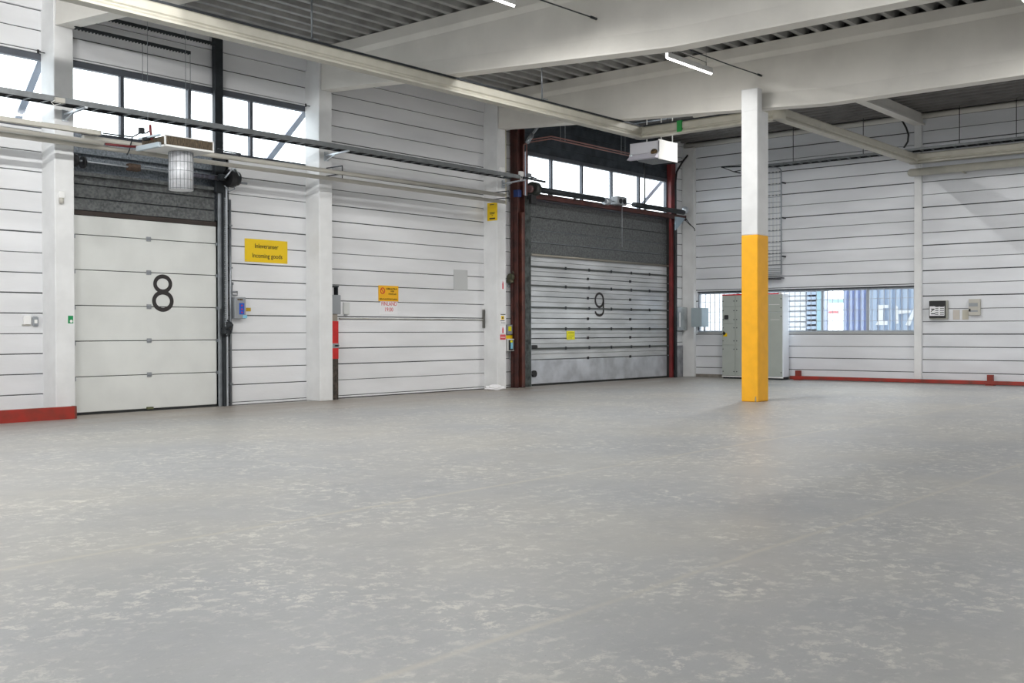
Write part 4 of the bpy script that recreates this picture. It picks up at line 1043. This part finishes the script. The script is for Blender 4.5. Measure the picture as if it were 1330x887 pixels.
# ------------------------------------------------------------------ boxes in the far corner
p = on(880, 399, Y=17.2); q = on(890, 429, Y=17.2)
s = thing('junction_box', ((p.x+q.x)/2, 17.3, q.z), 'narrow grey steel box on the strip between door 9 and the corner', 'junction box')
MB().box(p.x, LX-.16, 17.2, W-.001, q.z, p.z, .006).build('box_body', mat('brushed_box', (168, 172, 172), .4, .4, var=.2, scale=6), s)
MB().box(p.x+.1, p.x+.16, 17.19, 17.2, q.z+.1, p.z-.15).build('box_latch', WHITE, s)
p = on(897.5, 400, X=28.45); q = on(911.5, 424.5, X=28.45)
s = thing('junction_box', (28.7, (p.y+q.y)/2, q.z), 'pale blue-grey cabinet box projecting from the corner column', 'junction box')
MB().box(28.45, LX-.14, q.y, p.y, q.z, p.z, .008).build('box_body', BOXB, s)
MB().box(28.445, 28.45, q.y+.02, p.y-.02, q.z+.02, p.z-.02).build('box_door', BOXB, s)
MB().cyl((28.7, q.y+.06, q.z), (28.7, q.y+.06, q.z-.12), .02, 8).cyl((28.7, p.y-.1, q.z), (28.7, p.y-.1, q.z-.10), .02, 8).build('cable_gland', DSTEEL, s)
tag(MB().box(28.32, LX-.16, W-.05, W-.002, 0, .95, .004).build('kick_plate', mat('scuffed_plate', (176, 178, 182), .35, .5, c2=(120, 122, 128), scale=3)), 'scuffed metal kick plate at the foot of the strip right of door 9', 'plate')

# ------------------------------------------------------------------ electrical cabinets
cf = 28.42
yA = on(937.5, 430, X=cf).y; yB = on(956, 430, X=cf).y; yC = on(994.5, 430, X=cf).y; yD = on(1017, 430, X=cf).y; yM = (yB+yC)/2
ztc = on(1010, 382, X=cf).z
for i, (ya_, yb_, nm) in enumerate(((yA, yM, 'grey-green electrical cabinet with round black switches, left of the centre column'), (yM-.01, yD, 'tall plain grey-green electrical cabinet, right of the centre column'))):
    s = thing('electrical_cabinet', (28.7, (ya_+yb_)/2, 0), nm, 'cabinet', )
    MB().box(cf+.02, 28.80, yb_, ya_, .08, ztc, .008).m(1).box(cf+.03, 28.78, yb_+.03, ya_-.03, 0, .08).build('cabinet_body', [CABS if i else CAB, DSTEEL], s)
    MB().box(cf+.0, cf+.02, yb_+.0, ya_, .05, .08).build('plinth_edge', WHITE, s)
    MB().box(cf+.01, cf+.03, yb_+.05, ya_-.0, ztc, ztc+.035).build('red_top_strip', SRED, s)
    if i == 0:
        cells = [(ya_-.01, yB+.03), (yB+.01, yb_+.01)]
        hz = [.09, .98, 1.60, 2.10, ztc-.01]
    else:
        cells = [(ya_-.01, yC-.0), (yC-.02, yD+.02)]
        hz = [.09, 1.92, ztc-.01] 
    for ci, (c0, c1) in enumerate(cells):
        hh = hz if (i == 0 or ci == 1) else [.09, ztc-.01]
        for z0, z1 in zip(hh, hh[1:]):
            d = MB().box(cf-.004, cf+.02, c1+.006, c0-.006, z0+.005, z1-.005, .003).build('cabinet_door', CAB, s)
            mb = MB()
            for zz_ in ((z0+.12, z1-.12) if z1-z0 > .45 else ((z0+z1)/2,)):
                mb.cyl((cf-.012, c0-.035, zz_), (cf-.003, c0-.035, zz_), .016, 8)
                mb.cyl((cf-.012, c1+.035, zz_), (cf-.003, c1+.035, zz_), .016, 8)
            mb.build('door_latch', DSTEEL, d)
    if i == 0:
        g = on(943.5, 411.5, X=cf); MB().box(cf-.05, cf-.004, g.y-.07, g.y+.05, g.z-.07, g.z+.05, .01).build('main_switch', BLACK, s)
        g = on(941, 433.5, X=cf); MB().box(cf-.012, cf-.004, g.y-.09, g.y+.03, g.z-.08, g.z+.02).build('switch_plate', SYEL, s)
        MB().cyl((cf-.05, g.y, g.z+.01), (cf-.004, g.y, g.z+.01), .04, 12).bar((cf-.05, g.y, g.z-.03), (cf-.05, g.y, g.z+.07), .03, .02).build('rotary_switch', BLACK, s)
    else:
        g = on(1006, 404, X=cf); 
        MB().box(cf-.006, cf-.004, yD+.1, yC-.1, 2.13, 2.14).box(cf-.006, cf-.004, yD+.1, yC-.15, 1.70, 1.71).build('trim_line', WHITE, s)
        MB().box(cf-.02, cf-.004, yD+.03, yD+.12, ztc-.0, ztc+.05).build('end_lug', WHITE, s)

# ------------------------------------------------------------------ ladders on the gable wall
cl = thing('cable_ladder', (28.45, 10, 6.1), 'grey cable ladder running along the gable wall above the cream track', 'cable ladder')
z = on(1200, 194, X=28.4).z; yl = on(988, 218, X=28.4).y
MB().box(28.39, 28.41, -9, yl, z, z+.06).box(28.41, 28.43, -9, yl, z, z+.01).build('side_rail', LADS, cl)
MB().box(28.72, 28.74, -9, yl, z, z+.06).build('side_rail', DSTEEL, cl)
y = 5.; rg = MB().box(28.41, 28.72, y, y+.03, z+.01, z+.03).build('rung', STEEL, cl); k = 1
while y+k*.28 < yl:
    c = rg.copy(); c.location.y += k*.28; col.objects.link(c); k += 1
mb = MB(); rr = random.Random(9)
for k in range(4): mb.tube([(28.46+k*.06+rr.uniform(-.02, .02), 6+i*.72, z+.035+rr.uniform(0, .03)) for i in range(12)], .015, 6)
mb.build('laid_cable', BLACK, cl)
for y in (on(1320, 160, X=28.55).y, on(1246, 160, X=28.55).y, on(1121, 170, X=28.55).y, on(1030, 190, X=28.55).y):
    MB().cyl((28.56, y, z), (28.56, y, ZD), .009, 6).build('hanging_rod', DSTEEL, cl)
ya_ = on(985, 300, X=28.8).y; yb_ = on(1014.8, 300, X=28.8).y
vt = on(1005, 222, X=28.8).z; vb = on(1005, 357, X=28.8).z
vl = thing('wire_ladder', (28.8, (ya_+yb_)/2, vb), 'upright wire cable ladder on the gable wall right of the centre column', 'cable ladder')
MB().box(28.78, 28.80, yb_-.015, yb_+.015, vb, vt).tube([(28.79, yb_, vt-.02), (28.77, yb_+.03, vt+.05), (28.7, yb_+.12, vt+.08), (28.6, yb_+.3, vt+.08)], .016, 6).build('side_rail', STEEL, vl)
MB().box(28.78, 28.80, ya_-.015, ya_+.015, vb, vt).build('side_rail', STEEL, vl)
rg = MB().box(28.785, 28.80, yb_, ya_, vb+.012, vb+.028).build('rung', STEEL, vl)
zz_ = vb+.02; rr = random.Random(5); k = 0
while zz_ < vt:
    if k:
        c = rg.copy(); c.location.z += zz_-vb-.02; col.objects.link(c)
    zz_ += (.05 if k < 3 else .10 if k < 10 else .17)*rr.uniform(.85, 1.15); k += 1
mb = MB()
for yy in (yb_+.10, yb_+.2, yb_+.32): mb.box(28.80, 28.81, yy-.012, yy+.012, vb+.3, vt)
mb.build('laid_cable', WHITE, vl)
MB().box(28.76, LX-.005, yb_, ya_, vb-.10, vb-.08).box(28.76, 28.79, yb_, ya_, vb-.14, vb-.12).build('end_bracket', DSTEEL, vl)
for zz_ in (vb+.5, vb+1.6, vb+2.6): MB().box(28.79, LX-.002, yb_-.05, yb_-.02, zz_, zz_+.04).build('wall_clip', DSTEEL, vl)
mb = MB(); a1 = on(937, 217, X=28.6); b1 = on(953, 223, X=28.6); c1 = on(962, 216, X=28.6)
mb.bar(a1, c1, .03, .04).bar(a1, b1, .02, .02).bar(b1, (28.6, c1.y, b1.z+.02), .02, .02).box(28.59, LX, b1.y-.015, b1.y+.015, b1.z-.01, b1.z+.015)
tag(mb.build('tray_bracket', DSTEEL), 'small dark tray bracket on the gable wall left of the centre column', 'bracket')
mb = MB(); xx = 28.3
mb.tube([on(u_, v_, X=xx) for u_, v_ in ((1172, 157), (1177, 166), (1180, 175), (1179, 184), (1174, 192))], .025, 8)
tag(mb.build('black_cable', BLACK), 'short black cable bowing from the short tie beam to the gable ladder', 'cable')
# clutter pipes under the dark deck
for k, (x, lb) in enumerate(((22.3, 'thin conduit hung under the dark deck, nearer one of two beyond the big beam'), (24.0, 'thin conduit hung under the dark deck, farther one of two beyond the big beam'))):
    mb = MB(); mb.cyl((x, 10.4, 6.85), (x, W-.1, 6.85), .03, 10)
    for y in (11, 13, 15, 17): mb.cyl((x, y, 6.85), (x, y, ZD), .008, 6)
    tag(mb.build('conduit', STEEL), lb, 'conduit')

# ------------------------------------------------------------------ boxes on the gable wall right
p = on(1207, 391, X=LX-.12); q = on(1228.5, 413, X=LX-.12)
s = thing('meter_box', (LX-.06, (p.y+q.y)/2, q.z), 'black-framed meter box with white lines on the gable wall', 'meter box')
MB().box(LX-.12, LX, q.y-.03, p.y, q.z-.03, p.z+.01, .012).build('box_body', mat('putty_box', (160, 160, 150), .6), s)
MB().box(LX-.135, LX-.12, q.y, p.y, q.z, p.z, .004).build('box_front', BLACK, s)
MB().box(LX-.139, LX-.135, q.y+.03, p.y-.015, q.z+.06, p.z-.14).build('white_panel', PAPER, s)
mb = MB(); hh = p.z-q.z; ym = (p.y+q.y)/2
for i in range(5):
    zz_ = q.z+.09+i*.05; mb.box(LX-.142, LX-.139, q.y+.04, ym+.05, zz_, zz_+.018)
mb.box(LX-.142, LX-.139, ym+.05, p.y-.05, q.z+.1, q.z+.125).box(LX-.142, LX-.139, ym+.07, p.y-.05, q.z+.22, q.z+.245).bar((LX-.141, p.y-.05, q.z+.17), (LX-.141, ym+.08, q.z+.235), .003, .02)
mb.build('panel_marks', BLACK, s)
MB().box(LX-.144, LX-.139, ym-.07, ym-.03, q.z+.07, p.z-.15).build('panel_bar', PAPER, s)
for k, (u0, u1) in enumerate(((1238, 1246.5), (1250, 1258))):
    p = on(u0, 402.5, X=LX); q = on(u1, 415, X=LX)
    tag(MB().box(LX-.012, LX-.001, q.y, p.y, q.z, p.z, .003).build('blank_plate', mat('beige_plate_%d' % k, (196, 190, 182) if k == 0 else (190, 186, 172), .7)), ('blank beige wall plate nearest the meter box' if k == 0 else 'blank beige wall plate touching the cream fuse box'), 'plate')
p = on(1258, 388.5, X=LX-.1); q = on(1271, 409.5, X=LX-.1)
s = thing('fuse_box', (LX-.05, (p.y+q.y)/2, q.z), 'cream fuse box with dark slots on the gable wall, rightmost of the wall boxes', 'fuse box')
MB().box(LX-.1, LX, q.y-.03, p.y, q.z, p.z, .008).build('box_body', CREAM2, s)
MB().box(LX-.104, LX-.1, q.y+.02, p.y-.01, p.z-.19, p.z-.10).box(LX-.104, LX-.1, q.y+.02, p.y-.04, q.z+.09, q.z+.13).build('breaker_slot', GREYBOX, s)
MB().box(LX-.112, LX-.1, p.y-.05, p.y-.01, q.z+.1, q.z+.17).build('breaker_switch', BLACK, s)
# red guard rail along the gable wall
s = thing('guard_rail', (28.75, 5, 0), 'red steel guard rail along the foot of the gable wall', 'guard rail')
ye = on(1026, 490, X=28.7).y
MB().box(28.68, 28.80, -9, ye, .02, .115, .008).build('rail_tube', RED, s)
for uu in (1037, 1286.5):
    y = on(uu, 490, X=28.75).y
    MB().box(28.68, 28.80, y-.07, y+.07, .115, .27, .004).box(28.64, 28.86, y-.1, y+.1, 0, .02).build('rail_bracket', mat('dark_red_bracket', (134, 52, 40), .6), s) if uu == 1037 else MB().box(28.68, 28.80, y-.07, y+.07, .115, .27, .004).box(28.64, 28.86, y-.1, y+.1, 0, .02).build('rail_bracket', bpy.data.materials['dark_red_bracket'], s)

# ------------------------------------------------------------------ outside
mb = MB(); mb.box(-60, 90, W+.35, 90, -.4, -.1); mb.box(LX+.35, 90, -60, W+.35, -.4, -.1)
struct(mb.build('yard_ground', OUTG))
for k, (a_, b_, lb) in enumerate((((22, 155), (60, 60), 'pale slanted steel brace outside the far left window'), ((342, 215), (400, 140), 'pale slanted steel brace outside the window above the incoming goods sign'), ((833, 265), (870, 222), 'pale slanted steel brace outside the window above door 9'))):
    yy = W+.6; A = on(*a_, Y=yy); B = on(*b_, Y=yy); d = (B-A)
    A = A-d*.8; B = B+d*.8
    mb = MB(); mb.bar(A, B, .10, .12)
    tag(mb.build('outside_brace', SKYM), lb, 'brace')
# things seen through the barred window
ox = 33.5
def oy(u): return on(u, 400, X=ox).y
ob = thing('outside_building', (ox, oy(1040), -.1), 'white louvred building seen through the left part of the barred window', 'building')
mb = MB(); mb.box(ox+.1, ox+.9, oy(1061), oy(880), -.1, 5)
mb.build('wall', OUTW, ob)
mb = MB(); z = 0
while z < 4.5: mb.box(ox, ox+.1, oy(1047), oy(1015), z, z+.13); z += .17
mb.build('louvre', OUTW, ob)
mb = MB(); z = 0
while z < 4.5: mb.box(ox, ox+.1, oy(1061), oy(1048), z, z+.10); z += .16
mb.m(1).box(ox+.1, ox+.2, oy(1061), oy(1048), 0, 4.5)
mb.build('blue_louvre', [OUTP, OUTB], ob)
MB().box(ox-.05, ox+.1, oy(1067), oy(1061.5), -.1, 4.5).build('corner_post', OUTC, ob)
oc = thing('white_shed', (ox+3, oy(1080), -.1), 'bright white shed with a red stripe seen through the barred window', 'building')
MB().box(ox+2.5, ox+5, oy(1100), oy(1064), -.1, 4.5).build('wall', mat('outside_bright_white', (246, 247, 248), .7), oc)
p = on(1070, 404, X=ox+2.48); q = on(1088, 407, X=ox+2.48)
MB().box(ox+2.45, ox+2.5, q.y, p.y, q.z, p.z).build('red_stripe', OUTR, oc)
p = on(1068, 389, X=ox+1.9); q = on(1128, 392.5, X=ox+1.9)
MB().box(ox+1.85, ox+1.95, q.y, p.y, q.z, p.z).build('cyan_stripe', OUTC, oc)
od = thing('shipping_container', (ox+1, oy(1110), -.1), 'blue corrugated container seen through the middle of the barred window', 'container')
mb = MB(); y0 = oy(1127); y1 = oy(1091); mb.box(ox+.25, ox+2.4, y0, y1, -.05, 2.9)
y = y0
while y < y1-.05: mb.box(ox+.15, ox+.26, y, y+.09, 0, 2.85); y += .19
mb.build('container_wall', OUTB, od)
oe = thing('shipping_container', (ox+1, oy(1160), -.1), 'pale blue container with big white painted shapes seen at the right of the barred window', 'container')
y0 = oy(1240); y1 = oy(1128.5)
MB().box(ox+.12, ox+2.4, y0, y1, -.05, 2.9).build('container_wall', OUTP, oe)
mb = MB(); y = y0
while y < y1-.05: mb.box(ox+.06, ox+.12, y, y+.12, 0, 2.85); y += .24
mb.build('container_ribs', OUTP, oe)
mb = MB(); xx = ox+.05
def op(u, v): return on(u, v, X=xx)
def patch(mb, pts): mb.prism([(op(*p_).y, op(*p_).z) for p_ in pts], 'x', xx-.01, xx)
patch(mb, [(1140, 396), (1154, 396), (1154, 400), (1147, 400), (1147, 417), (1153, 417), (1153, 422), (1137, 422), (1140, 417)])
patch(mb, [(1163, 396), (1166, 398), (1167, 420), (1163, 421)])
patch(mb, [(1167, 403), (1183, 403), (1183, 406), (1167, 408)])
patch(mb, [(1188, 398), (1190, 402), (1182, 423), (1176, 422)])
mb.build('painted_shapes', mat('white_marking', (250, 250, 250), .7), oe)

# ------------------------------------------------------------------ daylight
w = bpy.data.worlds.new('world'); sc.world = w; w.use_nodes = True
bg_ = w.node_tree.nodes['Background']; bg_.inputs['Color'].default_value = (.95, .975, 1, 1); bg_.inputs['Strength'].default_value = 3.6

sc.view_settings.view_transform = 'Standard'; sc.view_settings.look = 'None'
sc.view_settings.gamma = 1; sc.view_settings.use_curve_mapping = False
sc.view_settings.exposure = .30
cy = sc.cycles
cy.max_bounces = 8; cy.diffuse_bounces = 5; cy.glossy_bounces = 3; cy.transparent_max_bounces = 8
cy.use_denoising = True
try: cy.denoiser = 'OPENIMAGEDENOISE'
except Exception: pass
cy.caustics_reflective = False; cy.caustics_refractive = False
